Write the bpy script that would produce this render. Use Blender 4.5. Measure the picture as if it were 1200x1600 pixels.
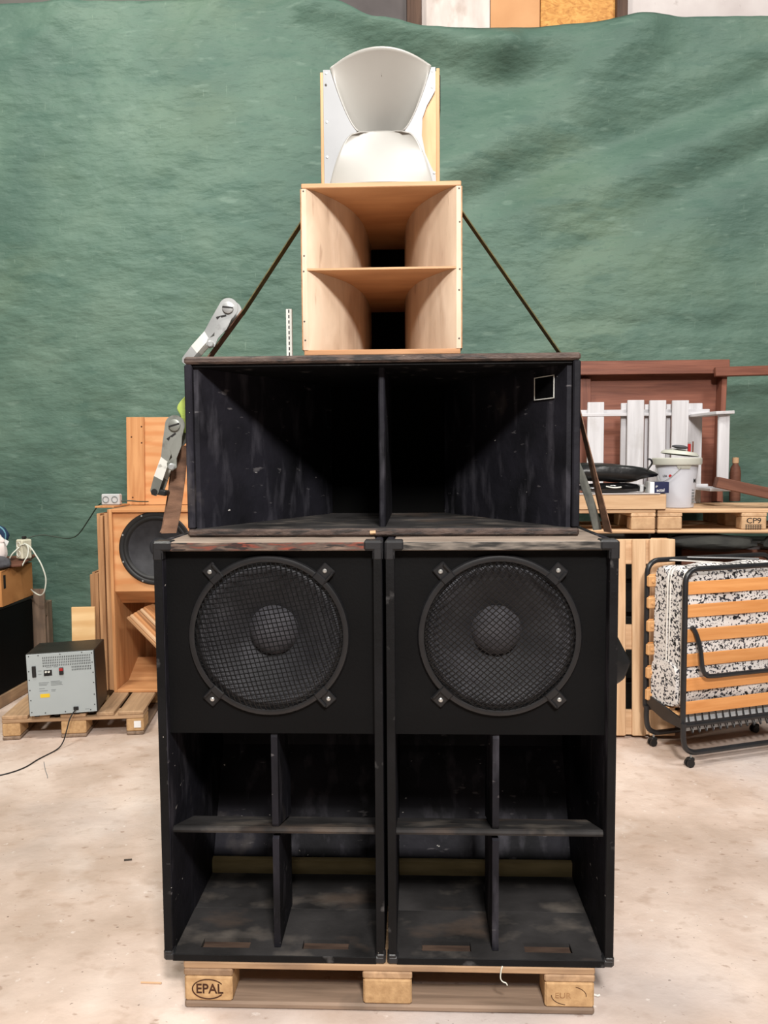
import bpy, math, random
from mathutils import Vector, Matrix, Euler
random.seed(7)
for o in list(bpy.data.objects):
    bpy.data.objects.remove(o)
sc = bpy.context.scene
COL = sc.collection
R = math.radians

# ------------------------------------------------------------------ camera
cam = bpy.data.cameras.new('camera')
cam.sensor_fit = 'VERTICAL'; cam.sensor_height = 36.0
cam.lens = 36.0 * 1200 / 1600
cam.clip_end = 100
cam_o = bpy.data.objects.new('camera', cam); COL.objects.link(cam_o)
yaw, pitch, roll = R(-2.088), R(3.904), R(-0.4106)
fw = Vector((math.sin(yaw) * math.cos(pitch), math.cos(yaw) * math.cos(pitch), -math.sin(pitch)))
rt = Vector((math.cos(yaw), -math.sin(yaw), 0)); up = rt.cross(fw)
r2 = rt * math.cos(roll) + up * math.sin(roll); u2 = -rt * math.sin(roll) + up * math.cos(roll)
cam_o.matrix_world = Matrix(((r2.x, u2.x, -fw.x, 0.08), (r2.y, u2.y, -fw.y, -2.143), (r2.z, u2.z, -fw.z, 1.6115), (0, 0, 0, 1)))
sc.camera = cam_o

# ------------------------------------------------------------------ light
world = bpy.data.worlds.new('world'); sc.world = world; world.use_nodes = True
world.node_tree.nodes['Background'].inputs[0].default_value = (0.9, 0.95, 1.0, 1)
world.node_tree.nodes['Background'].inputs[1].default_value = 0.25
def area(name, loc, target, size, power, col=(1, 0.965, 0.92), sy=None):
    l = bpy.data.lights.new(name, 'AREA'); l.energy = power; l.color = col
    l.size = size
    if sy: l.shape = 'RECTANGLE'; l.size_y = sy
    o = bpy.data.objects.new(name, l); COL.objects.link(o); o.location = loc
    o.rotation_euler = (Vector(target) - Vector(loc)).to_track_quat('-Z', 'Y').to_euler()
    return o
area('hanging_lamp_front', (0.66, -3.5, 4.25), (0.0, 0.3, 1.3), 0.5, 430)
area('ceiling_lamp_left', (-2.6, 0.4, 6.1), (-1.3, 2.8, 1.5), 0.9, 330, (1, 0.97, 0.88))
area('ceiling_lamp_right', (3.0, 0.0, 6.1), (1.5, 2.4, 1.2), 0.9, 230)
area('ceiling_lamp_back', (0.3, -6.0, 6.2), (0.0, 0.0, 0.8), 1.0, 300)
area('ceiling_lamp_middle', (0.1, -3.5, 6.2), (0.0, 0.0, 0.5), 0.9, 230)
sc.view_settings.view_transform = 'Standard'
sc.view_settings.look = 'None'
sc.view_settings.gamma = 1.0
sc.view_settings.use_curve_mapping = False
sc.view_settings.exposure = -0.58

# ------------------------------------------------------------------ materials
def lin(c):
    return tuple((x / 12.92 if x <= 0.04045 else ((x + 0.055) / 1.055) ** 2.4) for x in (v / 255 for v in c)) + (1,)
MATS = {}
def pmat(name, c1, c2=None, c3=None, scale=(1, 1, 1), ns=6.0, detail=5.0, rough=0.6, bump=0.0, bscale=40.0, metal=0.0,
         rand=0.0, specks=(), distort=0.0, spec=0.4, bstretch=None, lo=0.3, hi=0.7, rings=None, glass=False):
    m = bpy.data.materials.new(name); m.use_nodes = True
    nt = m.node_tree; N = nt.nodes; L = nt.links
    b = N['Principled BSDF']; b.inputs['Roughness'].default_value = rough; b.inputs['Metallic'].default_value = metal
    b.inputs['Specular IOR Level'].default_value = spec
    if glass:
        b.inputs['Transmission Weight'].default_value = 0.8
    if c2 is None:
        c2 = tuple(min(255, v * 1.06) for v in c1)
    tc = N.new('ShaderNodeTexCoord'); oi = N.new('ShaderNodeObjectInfo')
    sh = N.new('ShaderNodeVectorMath'); sh.operation = 'SCALE'; sh.inputs[0].default_value = (7.3, 3.1, 5.7)
    L.new(oi.outputs['Random'], sh.inputs['Scale'])
    ad = N.new('ShaderNodeVectorMath'); ad.operation = 'ADD'
    L.new(tc.outputs['Object'], ad.inputs[0]); L.new(sh.outputs[0], ad.inputs[1])
    mp = N.new('ShaderNodeMapping'); mp.inputs['Scale'].default_value = scale
    L.new(ad.outputs[0], mp.inputs[0])
    no = N.new('ShaderNodeTexNoise'); no.inputs['Scale'].default_value = ns; no.inputs['Detail'].default_value = detail
    no.inputs['Distortion'].default_value = distort
    L.new(mp.outputs[0], no.inputs['Vector'])
    cr = N.new('ShaderNodeValToRGB'); e = cr.color_ramp.elements
    e[0].position = lo; e[0].color = lin(c1); e[1].position = hi; e[1].color = lin(c2)
    if c3:
        x = e.new((lo + hi) / 2); x.color = lin(c3)
    L.new(no.outputs['Fac'], cr.inputs[0])
    out = cr.outputs[0]
    if rings:
        wv = N.new('ShaderNodeTexWave'); wv.wave_type = 'BANDS'; wv.bands_direction = rings[3] if len(rings) > 3 else 'X'
        wv.inputs['Scale'].default_value = rings[1]; wv.inputs['Distortion'].default_value = rings[2]
        wv.inputs['Detail'].default_value = 3; wv.inputs['Detail Scale'].default_value = 0.8
        L.new(mp.outputs[0], wv.inputs['Vector'])
        wr = N.new('ShaderNodeMapRange'); wr.inputs[1].default_value = 0.35; wr.inputs[2].default_value = 0.95
        wr.inputs[3].default_value = 0; wr.inputs[4].default_value = 0.55
        L.new(wv.outputs['Fac'], wr.inputs[0])
        mx = N.new('ShaderNodeMixRGB'); mx.inputs[2].default_value = lin(rings[0])
        L.new(wr.outputs[0], mx.inputs[0]); L.new(out, mx.inputs[1]); out = mx.outputs[0]
    for (col, s2, th, soft, stretch, amt) in specks:
        m2 = N.new('ShaderNodeMapping'); m2.inputs['Scale'].default_value = stretch; L.new(ad.outputs[0], m2.inputs[0])
        n2 = N.new('ShaderNodeTexNoise'); n2.inputs['Scale'].default_value = s2; n2.inputs['Detail'].default_value = 4
        L.new(m2.outputs[0], n2.inputs['Vector'])
        mr = N.new('ShaderNodeMapRange'); mr.inputs[1].default_value = th; mr.inputs[2].default_value = th + soft
        mr.inputs[3].default_value = 0; mr.inputs[4].default_value = amt
        L.new(n2.outputs['Fac'], mr.inputs[0])
        mx = N.new('ShaderNodeMixRGB'); mx.inputs[2].default_value = lin(col)
        L.new(mr.outputs[0], mx.inputs[0]); L.new(out, mx.inputs[1]); out = mx.outputs[0]
    if rand:
        hv = N.new('ShaderNodeHueSaturation'); mr = N.new('ShaderNodeMapRange')
        mr.inputs[3].default_value = 1 - rand; mr.inputs[4].default_value = 1 + rand
        L.new(oi.outputs['Random'], mr.inputs[0]); L.new(mr.outputs[0], hv.inputs['Value']); L.new(out, hv.inputs['Color'])
        out = hv.outputs[0]
    L.new(out, b.inputs['Base Color'])
    if bump:
        n3 = N.new('ShaderNodeTexNoise'); n3.inputs['Scale'].default_value = bscale; n3.inputs['Detail'].default_value = 6
        m3 = N.new('ShaderNodeMapping'); m3.inputs['Scale'].default_value = bstretch or scale; L.new(ad.outputs[0], m3.inputs[0])
        L.new(m3.outputs[0], n3.inputs['Vector'])
        bp = N.new('ShaderNodeBump'); bp.inputs['Strength'].default_value = bump; bp.inputs['Distance'].default_value = 0.02
        L.new(n3.outputs['Fac'], bp.inputs['Height']); L.new(bp.outputs[0], b.inputs['Normal'])
    MATS[name] = m
    return m
AX = {'x': (1, 14, 14), 'y': (14, 1, 14), 'z': (14, 14, 1)}
def wood(name, c1, c2, axis, ns=2.2, rough=0.65, rand=0.08, bump=0.08, specks=(), spec=0.25, **k):
    return pmat(name, c1, c2, scale=AX[axis], ns=ns, detail=6, rough=rough, rand=rand, bump=bump, bscale=9, specks=specks, spec=spec, distort=0.6, **k)
WEAR = [((110, 108, 108), 14, 0.62, 0.08, (1, 1, 1), 0.35), ((205, 195, 185), 55, 0.745, 0.02, (1, 1, 0.6), 0.8)]
M = {}
M['floor'] = pmat('concrete_floor', (184, 164, 150), (212, 194, 182), (200, 180, 167), ns=2.6, detail=14, rough=0.75, bump=0.35, bscale=14, lo=0.36, hi=0.64,
    specks=[((176, 150, 131), 2.6, 0.55, 0.2, (1, 1.2, 1), 0.35), ((218, 205, 197), 3.1, 0.55, 0.16, (1, 1, 1), 0.5), ((158, 132, 113), 13, 0.57, 0.14, (0.8, 1.1, 1), 0.4),
            ((186, 180, 180), 0.8, 0.54, 0.16, (1, 1, 1), 0.6), ((134, 106, 88), 26, 0.66, 0.06, (0.8, 1.2, 1), 0.5), ((98, 80, 70), 60, 0.72, 0.03, (1, 1, 1), 0.75), ((232, 224, 218), 30, 0.68, 0.06, (1, 1, 1), 0.4)], spec=0.2)
M['tarp'] = pmat('green_tarpaulin', (72, 97, 87), (95, 118, 105), (83, 108, 96), ns=1.4, detail=12, rough=0.6, bump=0.8, bscale=9, lo=0.34, hi=0.68, bstretch=(0.8, 1, 1.9),
    specks=[((104, 122, 100), 0.75, 0.55, 0.22, (1, 1, 1.3), 0.45), ((66, 94, 84), 3.5, 0.58, 0.1, (0.7, 1, 2.0), 0.5), ((140, 160, 144), 26, 0.68, 0.08, (2.5, 1, 0.35), 0.22), ((118, 140, 128), 9, 0.60, 0.12, (0.6, 1, 2.2), 0.35), ((62, 88, 78), 22, 0.58, 0.12, (0.8, 1, 1.8), 0.35)], spec=0.3)
M['black'] = pmat('black_paint', (9, 9, 10), (18, 18, 20), ns=8, rough=0.6, bump=0.1, bscale=60, specks=WEAR, spec=0.16)
M['black_in'] = pmat('black_paint_scuffed', (15, 15, 18), (36, 35, 42), ns=5, rough=0.62, bump=0.12, bscale=30, specks=[((92, 90, 98), 11, 0.54, 0.18, (1.6, 1.6, 0.45), 0.36), ((215, 210, 205), 38, 0.735, 0.02, (1, 0.6, 1.6), 0.8), ((130, 126, 128), 22, 0.67, 0.06, (0.7, 0.7, 2.4), 0.35), ((120, 112, 104), 5, 0.66, 0.15, (1, 1, 1), 0.4)], spec=0.14)
M['baffle'] = pmat('black_baffle_paint', (8, 8, 9), (12, 12, 13), ns=4, rough=0.6, bump=0.06, bscale=120, specks=[((60, 60, 64), 20, 0.76, 0.03, (1, 1, 0.3), 0.6)], spec=0.1)
M['bfloor'] = pmat('black_paint_worn_floor', (26, 25, 25), (58, 56, 56), ns=5, rough=0.7, bump=0.1, bscale=40, specks=[((116, 108, 100), 6, 0.54, 0.2, (1, 1.4, 1), 0.55), ((84, 70, 60), 4, 0.58, 0.15, (1, 2, 1), 0.6)], spec=0.2)
M['edge_worn'] = pmat('worn_brown_edge', (52, 40, 36), (88, 72, 64), ns=9, scale=(2, 8, 8), rough=0.6, specks=[((24, 22, 22), 8, 0.5, 0.1, (2, 8, 8), 0.8), ((190, 170, 150), 26, 0.72, 0.04, (1, 4, 4), 0.8)], bump=0.2)
M['edge_red'] = pmat('chipped_red_edge', (128, 58, 42), (120, 100, 88), (74, 62, 56), ns=7, scale=(2, 12, 12), rough=0.6, specks=[((30, 26, 26), 9, 0.55, 0.08, (2, 9, 9), 0.9)])
M['edge_grey'] = pmat('chipped_grey_edge', (44, 42, 40), (120, 112, 104), ns=9, scale=(2, 12, 12), rough=0.6, specks=[((22, 22, 22), 7, 0.5, 0.08, (1, 8, 8), 0.9)])
M['top_worn'] = pmat('worn_bare_top', (106, 93, 83), (148, 133, 120), ns=4, scale=(1, 5, 5), rough=0.75, specks=[((60, 52, 48), 8, 0.6, 0.1, (1, 3, 1), 0.7)])
M['olive_brace'] = pmat('olive_brown_board', (112, 98, 68), (138, 122, 88), ns=6, scale=(1, 6, 6), rough=0.8, spec=0.1)
M['slot_wood'] = pmat('dark_slot_wood', (58, 46, 40), (84, 68, 58), ns=9, scale=(1, 6, 6), rough=0.85, spec=0.1)
M['plastic'] = pmat('black_plastic', (30, 30, 32), (38, 38, 40), ns=20, rough=0.42, bump=0.05, bscale=200)
M['gmetal'] = pmat('black_steel_mesh', (12, 12, 13), (18, 18, 19), ns=20, rough=0.35, spec=0.35)
M['ring'] = pmat('black_ring_plastic', (18, 18, 20), (26, 26, 28), ns=20, rough=0.42, spec=0.4)
M['cone'] = pmat('paper_cone', (58, 57, 62), (76, 75, 80), ns=30, rough=0.75, bump=0.1, bscale=150)
M['cone_dark'] = pmat('black_paper_cone', (34, 34, 38), (52, 52, 56), ns=14, rough=0.7, specks=[((84, 84, 90), 5, 0.56, 0.16, (1, 1, 1), 0.5)])
M['rubber'] = pmat('black_rubber', (20, 20, 21), (28, 28, 29), ns=15, rough=0.5)
M['steel'] = pmat('galvanised_steel', (150, 152, 152), (188, 190, 190), ns=9, rough=0.42, metal=0.55, specks=[((92, 90, 86), 14, 0.6, 0.12, (1, 1, 1), 0.6)])
M['steel_dark'] = pmat('tarnished_steel', (112, 114, 108), (146, 148, 142), ns=9, rough=0.45, metal=0.4, specks=[((70, 68, 62), 16, 0.6, 0.1, (1, 1, 1), 0.6)])
M['steel_white'] = pmat('pale_zinc_handle', (196, 196, 190), (226, 226, 220), ns=9, rough=0.45, metal=0.2, specks=[((120, 116, 108), 30, 0.64, 0.06, (1, 1, 1), 0.6)])
M['screw'] = pmat('screw_metal', (170, 170, 168), (205, 205, 202), ns=9, rough=0.3, metal=0.7)
M['screw_dark'] = pmat('dark_screw', (52, 46, 40), (70, 62, 54), ns=9, rough=0.5)
M['web_olive'] = pmat('olive_webbing', (66, 62, 36), (96, 90, 52), ns=60, rough=0.8, rand=0.0, bump=0.2, bscale=300)
M['web_brown'] = pmat('brown_webbing', (80, 56, 42), (122, 90, 70), ns=14, scale=(1, 1, 3), rough=0.8, bump=0.2, bscale=200)
M['web_lime'] = pmat('lime_webbing', (138, 160, 70), (172, 186, 96), ns=14, rough=0.8)
M['web_grey'] = pmat('grey_webbing', (66, 66, 62), (92, 92, 86), ns=30, rough=0.8)
for a in 'xyz':
    M['pine_' + a] = wood('weathered_pine_' + a, (150, 120, 92), (192, 158, 124), a, rand=0.14, specks=[((112, 92, 78), 3, 0.56, 0.14, (1, 1, 1), 0.6), ((120, 72, 44), 5, 0.74, 0.04, (1, 1, 1), 0.7)])
    M['greywood_' + a] = wood('grey_weathered_pine_' + a, (112, 94, 80), (150, 128, 110), a, rand=0.12, specks=[((92, 82, 74), 4, 0.56, 0.12, (1, 1, 1), 0.6)])
    M['fresh_' + a] = wood('fresh_pine_' + a, (190, 152, 116), (220, 186, 150), a, rand=0.08, specks=[((150, 98, 58), 5, 0.735, 0.03, (1, 1, 1), 0.8)])
    M['white_' + a] = wood('whitewashed_wood_' + a, (186, 184, 187), (210, 209, 213), a, rand=0.04, specks=[((176, 172, 170), 5, 0.6, 0.14, (1, 1, 1), 0.5)])
    M['mahog_' + a] = wood('reddish_brown_wood_' + a, (106, 64, 52), (138, 88, 71), a, rand=0.1, rough=0.5)
    M['orange_' + a] = wood('orange_plywood_' + a, (178, 122, 78), (206, 152, 104), a, rand=0.06, specks=[((150, 88, 48), 5, 0.74, 0.04, (1, 1, 1), 0.8)])
    M['plyedge_' + a] = wood('ply_edge_' + a, (140, 98, 66), (190, 146, 106), a, rand=0.12)
M['chip'] = pmat('chipboard_block', (172, 136, 96), (200, 164, 120), (186, 150, 108), ns=45, rough=0.75, rand=0.06, bump=0.15, bscale=90)
M['chip_light'] = pmat('pale_chipboard_block', (184, 146, 110), (208, 172, 134), ns=30, rough=0.75, rand=0.05)
M['horn_wood'] = pmat('sanded_birch_ply', (184, 161, 139), (210, 189, 167), (198, 175, 152), scale=(4, 4, 1.0), ns=3, detail=7, rough=0.5, bump=0.04, bscale=12, distort=1.0,
    specks=[((158, 128, 108), 3.5, 0.56, 0.14, (2, 2, 0.8), 0.5), ((136, 106, 86), 18, 0.62, 0.10, (3, 3, 0.5), 0.4), ((120, 92, 74), 7, 0.68, 0.08, (1, 1, 1), 0.4)], spec=0.35)
M['horn_edge'] = wood('birch_edge', (150, 108, 76), (186, 142, 104), 'x')
M['horn_top'] = pmat('brown_birch_ply', (164, 120, 84), (190, 146, 106), scale=(1, 4, 4), ns=3, rough=0.55, distort=0.8)
M['ply'] = pmat('plywood_face', (184, 142, 100), (204, 168, 126), scale=(6, 6, 1.2), ns=3, detail=6, rough=0.6, distort=1.2, rings=((166, 116, 72), 1.1, 5.0))
M['ply_orange'] = pmat('orange_plywood_face', (192, 136, 88), (214, 162, 114), scale=(1, 3, 3), ns=2.5, detail=6, rough=0.6, distort=1.4, rings=((190, 118, 66), 1.2, 6.0, 'Z'), specks=[((130, 74, 44), 6, 0.76, 0.02, (1, 1, 1), 0.9)])
M['ply_pale'] = pmat('pale_plywood_face', (222, 180, 126), (240, 206, 156), scale=(1, 3, 3), ns=2.5, rough=0.6, distort=1.2, rings=((206, 156, 100), 1.2, 5.0, 'Z'))
M['fibre'] = pmat('white_fibreglass', (147, 145, 140), (160, 158, 153), ns=4, rough=0.38, specks=[((152, 144, 130), 3, 0.6, 0.2, (1, 1, 1), 0.35), ((60, 58, 56), 24, 0.735, 0.012, (2.2, 1, 0.8), 0.8)], spec=0.45)
M['flange'] = pmat('white_painted_flange', (138, 140, 143), (150, 152, 155), ns=5, rough=0.45, spec=0.4)
M['void'] = pmat('painted_dark_depth', (6, 6, 6), (9, 9, 9), ns=5, rough=0.95, spec=0.05)  # near-black colour stands in for the shade deep inside the openings
M['horn_dark'] = pmat('black_lined_throat', (14, 11, 9), (20, 16, 13), ns=5, rough=0.9, spec=0.05)
M['grey_panel'] = pmat('grey_sheet_metal', (158, 166, 168), (170, 178, 180), ns=2, rough=0.45, metal=0.1)
M['case'] = pmat('black_vinyl_case', (22, 20, 18), (34, 31, 28), ns=12, rough=0.45, bump=0.1, bscale=160)
M['yellow'] = pmat('yellow_sticker', (214, 178, 40), (226, 190, 52), rough=0.5)
M['red'] = pmat('red_plastic', (150, 30, 32), (176, 40, 40), rough=0.4)
M['print_grey'] = pmat('grey_print', (112, 118, 120), (120, 126, 128), rough=0.6)
M['white_plastic'] = pmat('white_plastic', (214, 214, 208), (228, 228, 222), ns=5, rough=0.4)
M['bucket'] = pmat('white_bucket_plastic', (188, 189, 198), (200, 201, 208), ns=3, rough=0.42)
M['lid'] = pmat('translucent_lid_plastic', (182, 182, 172), (196, 196, 186), ns=3, rough=0.4)
M['cream'] = pmat('cream_plastic', (196, 192, 170), (214, 210, 190), ns=20, rough=0.5, specks=[((90, 86, 74), 40, 0.66, 0.05, (1, 1, 1), 0.6)])
M['sock_grey'] = pmat('grey_socket_plastic', (178, 180, 182), (194, 196, 198), rough=0.45)
M['cable_white'] = pmat('white_cable', (206, 208, 196), (220, 222, 212), rough=0.5)
M['cable_green'] = pmat('grey_green_cable', (46, 58, 50), (60, 72, 62), rough=0.6)
M['cable_black'] = pmat('black_cable', (20, 19, 19), (28, 27, 27), rough=0.5)
M['cardboard'] = pmat('brown_cardboard', (176, 118, 66), (204, 146, 90), scale=(1, 1, 1.5), ns=3, rough=0.75, rand=0.0, specks=[((140, 88, 48), 4, 0.62, 0.1, (1, 1, 1), 0.5)])
M['ink'] = pmat('black_ink', (24, 22, 22), (30, 28, 28), rough=0.7)
M['burn'] = pmat('burnt_brand', (52, 28, 16), (78, 44, 24), ns=30, rough=0.9)
M['burn_faint'] = pmat('faint_burnt_brand', (130, 92, 58), (176, 138, 96), ns=40, rough=0.9)
M['navy'] = pmat('navy_carton', (22, 28, 62), (30, 36, 74), rough=0.5)
M['white_paper'] = pmat('white_paper', (226, 226, 226), (236, 236, 236), rough=0.6)
M['leather'] = pmat('black_leather', (16, 16, 17), (30, 30, 31), ns=9, rough=0.36, bump=0.3, bscale=14)
M['gloss'] = pmat('glossy_black_plastic', (10, 10, 11), (16, 16, 17), rough=0.12, spec=0.6)
M['tube'] = pmat('black_tube_paint', (26, 27, 30), (36, 37, 40), ns=12, rough=0.35, spec=0.5)
M['slat_o'] = wood('beech_slat', (206, 138, 78), (226, 162, 102), 'x', rough=0.4, spec=0.4)
M['pad'] = pmat('tan_slat_cap', (196, 146, 96), (214, 166, 116), rough=0.5)
M['mattress'] = pmat('speckled_mattress_cloth', (212, 208, 206), (226, 222, 220), ns=4, rough=0.85, bump=0.15, bscale=30, specks=[((30, 30, 46), 70, 0.55, 0.02, (1, 1, 1), 0.95), ((16, 16, 20), 46, 0.60, 0.02, (1, 1, 1), 1.0)])
M['piping'] = pmat('white_piping', (216, 212, 206), (228, 224, 218), rough=0.8)
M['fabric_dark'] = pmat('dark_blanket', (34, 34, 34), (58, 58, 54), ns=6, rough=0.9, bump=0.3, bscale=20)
M['fabric_dgrey'] = pmat('dark_grey_cloth', (62, 62, 66), (88, 88, 92), ns=14, rough=0.9)
M['fabric_pale'] = pmat('pale_cloth', (206, 194, 190), (228, 218, 214), ns=10, rough=0.9)
M['fabric_blue'] = pmat('dark_blue_cloth', (24, 40, 66), (38, 58, 88), ns=10, rough=0.9)
M['teal'] = pmat('teal_trim', (86, 134, 150), (104, 152, 166), rough=0.8)
M['brownboard'] = wood('dark_brown_board', (92, 58, 46), (120, 80, 64), 'x')
M['hall_wall'] = pmat('painted_hall_wall', (92, 90, 86), (104, 102, 98), ns=2, rough=0.8)
M['hall_ceiling'] = pmat('hall_ceiling_paint', (88, 88, 86), (100, 100, 98), ns=2, rough=0.8)
M['wp_dark'] = pmat('dark_grey_board', (78, 72, 72), (96, 90, 90), ns=3, rough=0.7)
M['wp_post'] = wood('dark_post', (70, 52, 44), (98, 76, 64), 'z')
M['wp_white'] = pmat('limewashed_board', (196, 184, 178), (222, 212, 206), ns=6, scale=(2, 1, 0.6), rough=0.8, specks=[((168, 146, 134), 5, 0.6, 0.1, (1, 1, 0.6), 0.5)])
M['wp_hard'] = pmat('hardboard', (196, 142, 96), (208, 156, 110), ns=4, rough=0.7)
M['wp_osb'] = pmat('oriented_strand_board', (176, 116, 58), (222, 168, 96), (204, 146, 78), ns=16, scale=(1, 1, 1.6), detail=3, rough=0.7, distort=1.5)
M['wp_grey'] = pmat('pale_grey_board', (190, 180, 178), (208, 200, 198), ns=4, rough=0.7, specks=[((158, 146, 142), 12, 0.66, 0.08, (1, 1, 1), 0.5)])

# ------------------------------------------------------------------ mesh helpers
class MB:
    def __init__(s): s.v = []; s.f = []
    def add(s, v, f, mtx=None):
        n = len(s.v)
        s.v += [tuple((mtx @ Vector(p)) if mtx is not None else p) for p in v]
        s.f += [tuple(i + n for i in q) for q in f]
        return s
    def box(s, lo, hi, ch=0.0, mtx=None):
        x0, y0, z0 = lo; x1, y1, z1 = hi
        if ch <= 0:
            v = [(x0, y0, z0), (x1, y0, z0), (x1, y1, z0), (x0, y1, z0), (x0, y0, z1), (x1, y0, z1), (x1, y1, z1), (x0, y1, z1)]
            f = [(0, 3, 2, 1), (4, 5, 6, 7), (0, 1, 5, 4), (1, 2, 6, 5), (2, 3, 7, 6), (3, 0, 4, 7)]
            return s.add(v, f, mtx)
        c = min(ch, (x1 - x0) * .45, (y1 - y0) * .45, (z1 - z0) * .45)
        X = (x0, x1); Y = (y0, y1); Z = (z0, z1); v = []; idx = {}
        for i in (0, 1):
            for j in (0, 1):
                for k in (0, 1):
                    dx, dy, dz = (c if i == 0 else -c), (c if j == 0 else -c), (c if k == 0 else -c)
                    for a, p in enumerate(((X[i], Y[j] + dy, Z[k] + dz), (X[i] + dx, Y[j], Z[k] + dz), (X[i] + dx, Y[j] + dy, Z[k]))):
                        idx[i, j, k, a] = len(v); v.append(p)
        f = []
        for i in (0, 1):
            q = [idx[i, 0, 0, 0], idx[i, 0, 1, 0], idx[i, 1, 1, 0], idx[i, 1, 0, 0]]; f.append(tuple(q if i == 0 else q[::-1]))
            q = [idx[0, i, 0, 1], idx[1, i, 0, 1], idx[1, i, 1, 1], idx[0, i, 1, 1]]; f.append(tuple(q if i == 0 else q[::-1]))
            q = [idx[0, 0, i, 2], idx[0, 1, i, 2], idx[1, 1, i, 2], idx[1, 0, i, 2]]; f.append(tuple(q if i == 0 else q[::-1]))
        for a in (0, 1):
            for b in (0, 1):
                fl = (a == b)
                q = [idx[0, a, b, 1], idx[0, a, b, 2], idx[1, a, b, 2], idx[1, a, b, 1]]; f.append(tuple(q if not fl else q[::-1]))
                q = [idx[a, 0, b, 0], idx[a, 0, b, 2], idx[a, 1, b, 2], idx[a, 1, b, 0]]; f.append(tuple(q if fl else q[::-1]))
                q = [idx[a, b, 0, 0], idx[a, b, 0, 1], idx[a, b, 1, 1], idx[a, b, 1, 0]]; f.append(tuple(q if not fl else q[::-1]))
        for i in (0, 1):
            for j in (0, 1):
                for k in (0, 1):
                    q = (idx[i, j, k, 0], idx[i, j, k, 1], idx[i, j, k, 2]); f.append(q if (i + j + k) % 2 == 0 else q[::-1])
        return s.add(v, f, mtx)
    def prism(s, poly, a, b, axis='z', mtx=None):
        # polygon (2-D) extruded from a to b along an axis
        def P(p, t):
            return {'z': (p[0], p[1], t), 'y': (p[0], t, p[1]), 'x': (t, p[0], p[1])}[axis]
        n = len(poly); v = [P(p, a) for p in poly] + [P(p, b) for p in poly]
        f = [tuple(range(n))[::-1], tuple(range(n, 2 * n))] + [(i, (i + 1) % n, n + (i + 1) % n, n + i) for i in range(n)]
        return s.add(v, f, mtx)
    def tube(s, pts, r, n=8, closed=False, rad=None, mtx=None):
        pts = [Vector(p) for p in pts]; m = len(pts); v = []; f = []
        prev = None
        for i, p in enumerate(pts):
            if closed: t = pts[(i + 1) % m] - pts[i - 1]
            else: t = pts[min(i + 1, m - 1)] - pts[max(i - 1, 0)]
            t = t.normalized() if t.length > 1e-9 else Vector((0, 0, 1))
            if prev is None:
                a = t.orthogonal().normalized()
            else:
                a = (prev - t * prev.dot(t))
                a = a.normalized() if a.length > 1e-6 else t.orthogonal().normalized()
            prev = a; b = t.cross(a)
            rr = rad[i] if rad else r
            for k in range(n):
                q = 2 * math.pi * (k + .5) / n
                v.append(tuple(p + (a * math.cos(q) + b * math.sin(q)) * rr))
        for i in range(m if closed else m - 1):
            j = (i + 1) % m
            for k in range(n):
                f.append((i * n + k, i * n + (k + 1) % n, j * n + (k + 1) % n, j * n + k))
        if not closed:
            f.append(tuple(range(n))[::-1]); f.append(tuple((m - 1) * n + k for k in range(n)))
        return s.add(v, f, mtx)
    def lathe(s, prof, n=32, mtx=None, cap0=False, cap1=False):
        # profile (r, z) about the z axis
        v = []; f = []; m = len(prof)
        for r, z in prof:
            for k in range(n):
                q = 2 * math.pi * k / n; v.append((r * math.cos(q), r * math.sin(q), z))
        for i in range(m - 1):
            for k in range(n):
                f.append((i * n + k, i * n + (k + 1) % n, (i + 1) * n + (k + 1) % n, (i + 1) * n + k))
        if cap0: f.append(tuple(range(n))[::-1])
        if cap1: f.append(tuple((m - 1) * n + k for k in range(n)))
        return s.add(v, f, mtx)
    def grid(s, fn, nu, nv, mtx=None):
        v = [tuple(fn(i / nu, j / nv)) for j in range(nv + 1) for i in range(nu + 1)]
        f = [(j * (nu + 1) + i, j * (nu + 1) + i + 1, (j + 1) * (nu + 1) + i + 1, (j + 1) * (nu + 1) + i) for j in range(nv) for i in range(nu)]
        return s.add(v, f, mtx)
    def ribbon(s, pts, wdir, w, th=0.003):
        # webbing: path points, width direction(s), width and thickness
        pts = [Vector(p) for p in pts]; m = len(pts); v = []; f = []
        for i, p in enumerate(pts):
            d = Vector(wdir[i] if isinstance(wdir, list) else wdir).normalized()
            t = (pts[min(i + 1, m - 1)] - pts[max(i - 1, 0)]).normalized(); nn = t.cross(d).normalized()
            for a, b in ((-1, -1), (1, -1), (1, 1), (-1, 1)):
                v.append(tuple(p + d * (a * w / 2) + nn * (b * th / 2)))
        for i in range(m - 1):
            for k in range(4):
                f.append((i * 4 + k, i * 4 + (k + 1) % 4, i * 4 + 4 + (k + 1) % 4, i * 4 + 4 + k))
        f.append((3, 2, 1, 0)); f.append(tuple((m - 1) * 4 + k for k in range(4)))
        return s.add(v, f)
    def build(s, name, mat, parent=None, loc=(0, 0, 0), rot=(0, 0, 0), smooth=False):
        me = bpy.data.meshes.new(name); me.from_pydata(s.v, [], s.f); me.update()
        me.materials.append(M[mat] if isinstance(mat, str) else mat)
        if smooth:
            me.polygons.foreach_set('use_smooth', [True] * len(me.polygons))
            try: me.set_sharp_from_angle(angle=R(38))
            except Exception: pass
        o = bpy.data.objects.new(name, me); COL.objects.link(o)
        o.location = loc; o.rotation_euler = rot
        if parent: o.parent = parent
        return o
def tag(o, label, cat, group=None):
    o['label'] = label; o['category'] = cat
    if group: o['group'] = group
    return o
def thing(name, label, cat, loc=(0, 0, 0), rot=(0, 0, 0), group=None):
    o = bpy.data.objects.new(name, None); COL.objects.link(o); o.location = loc; o.rotation_euler = rot
    o.empty_display_size = 0.1
    return tag(o, label, cat, group)
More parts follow.
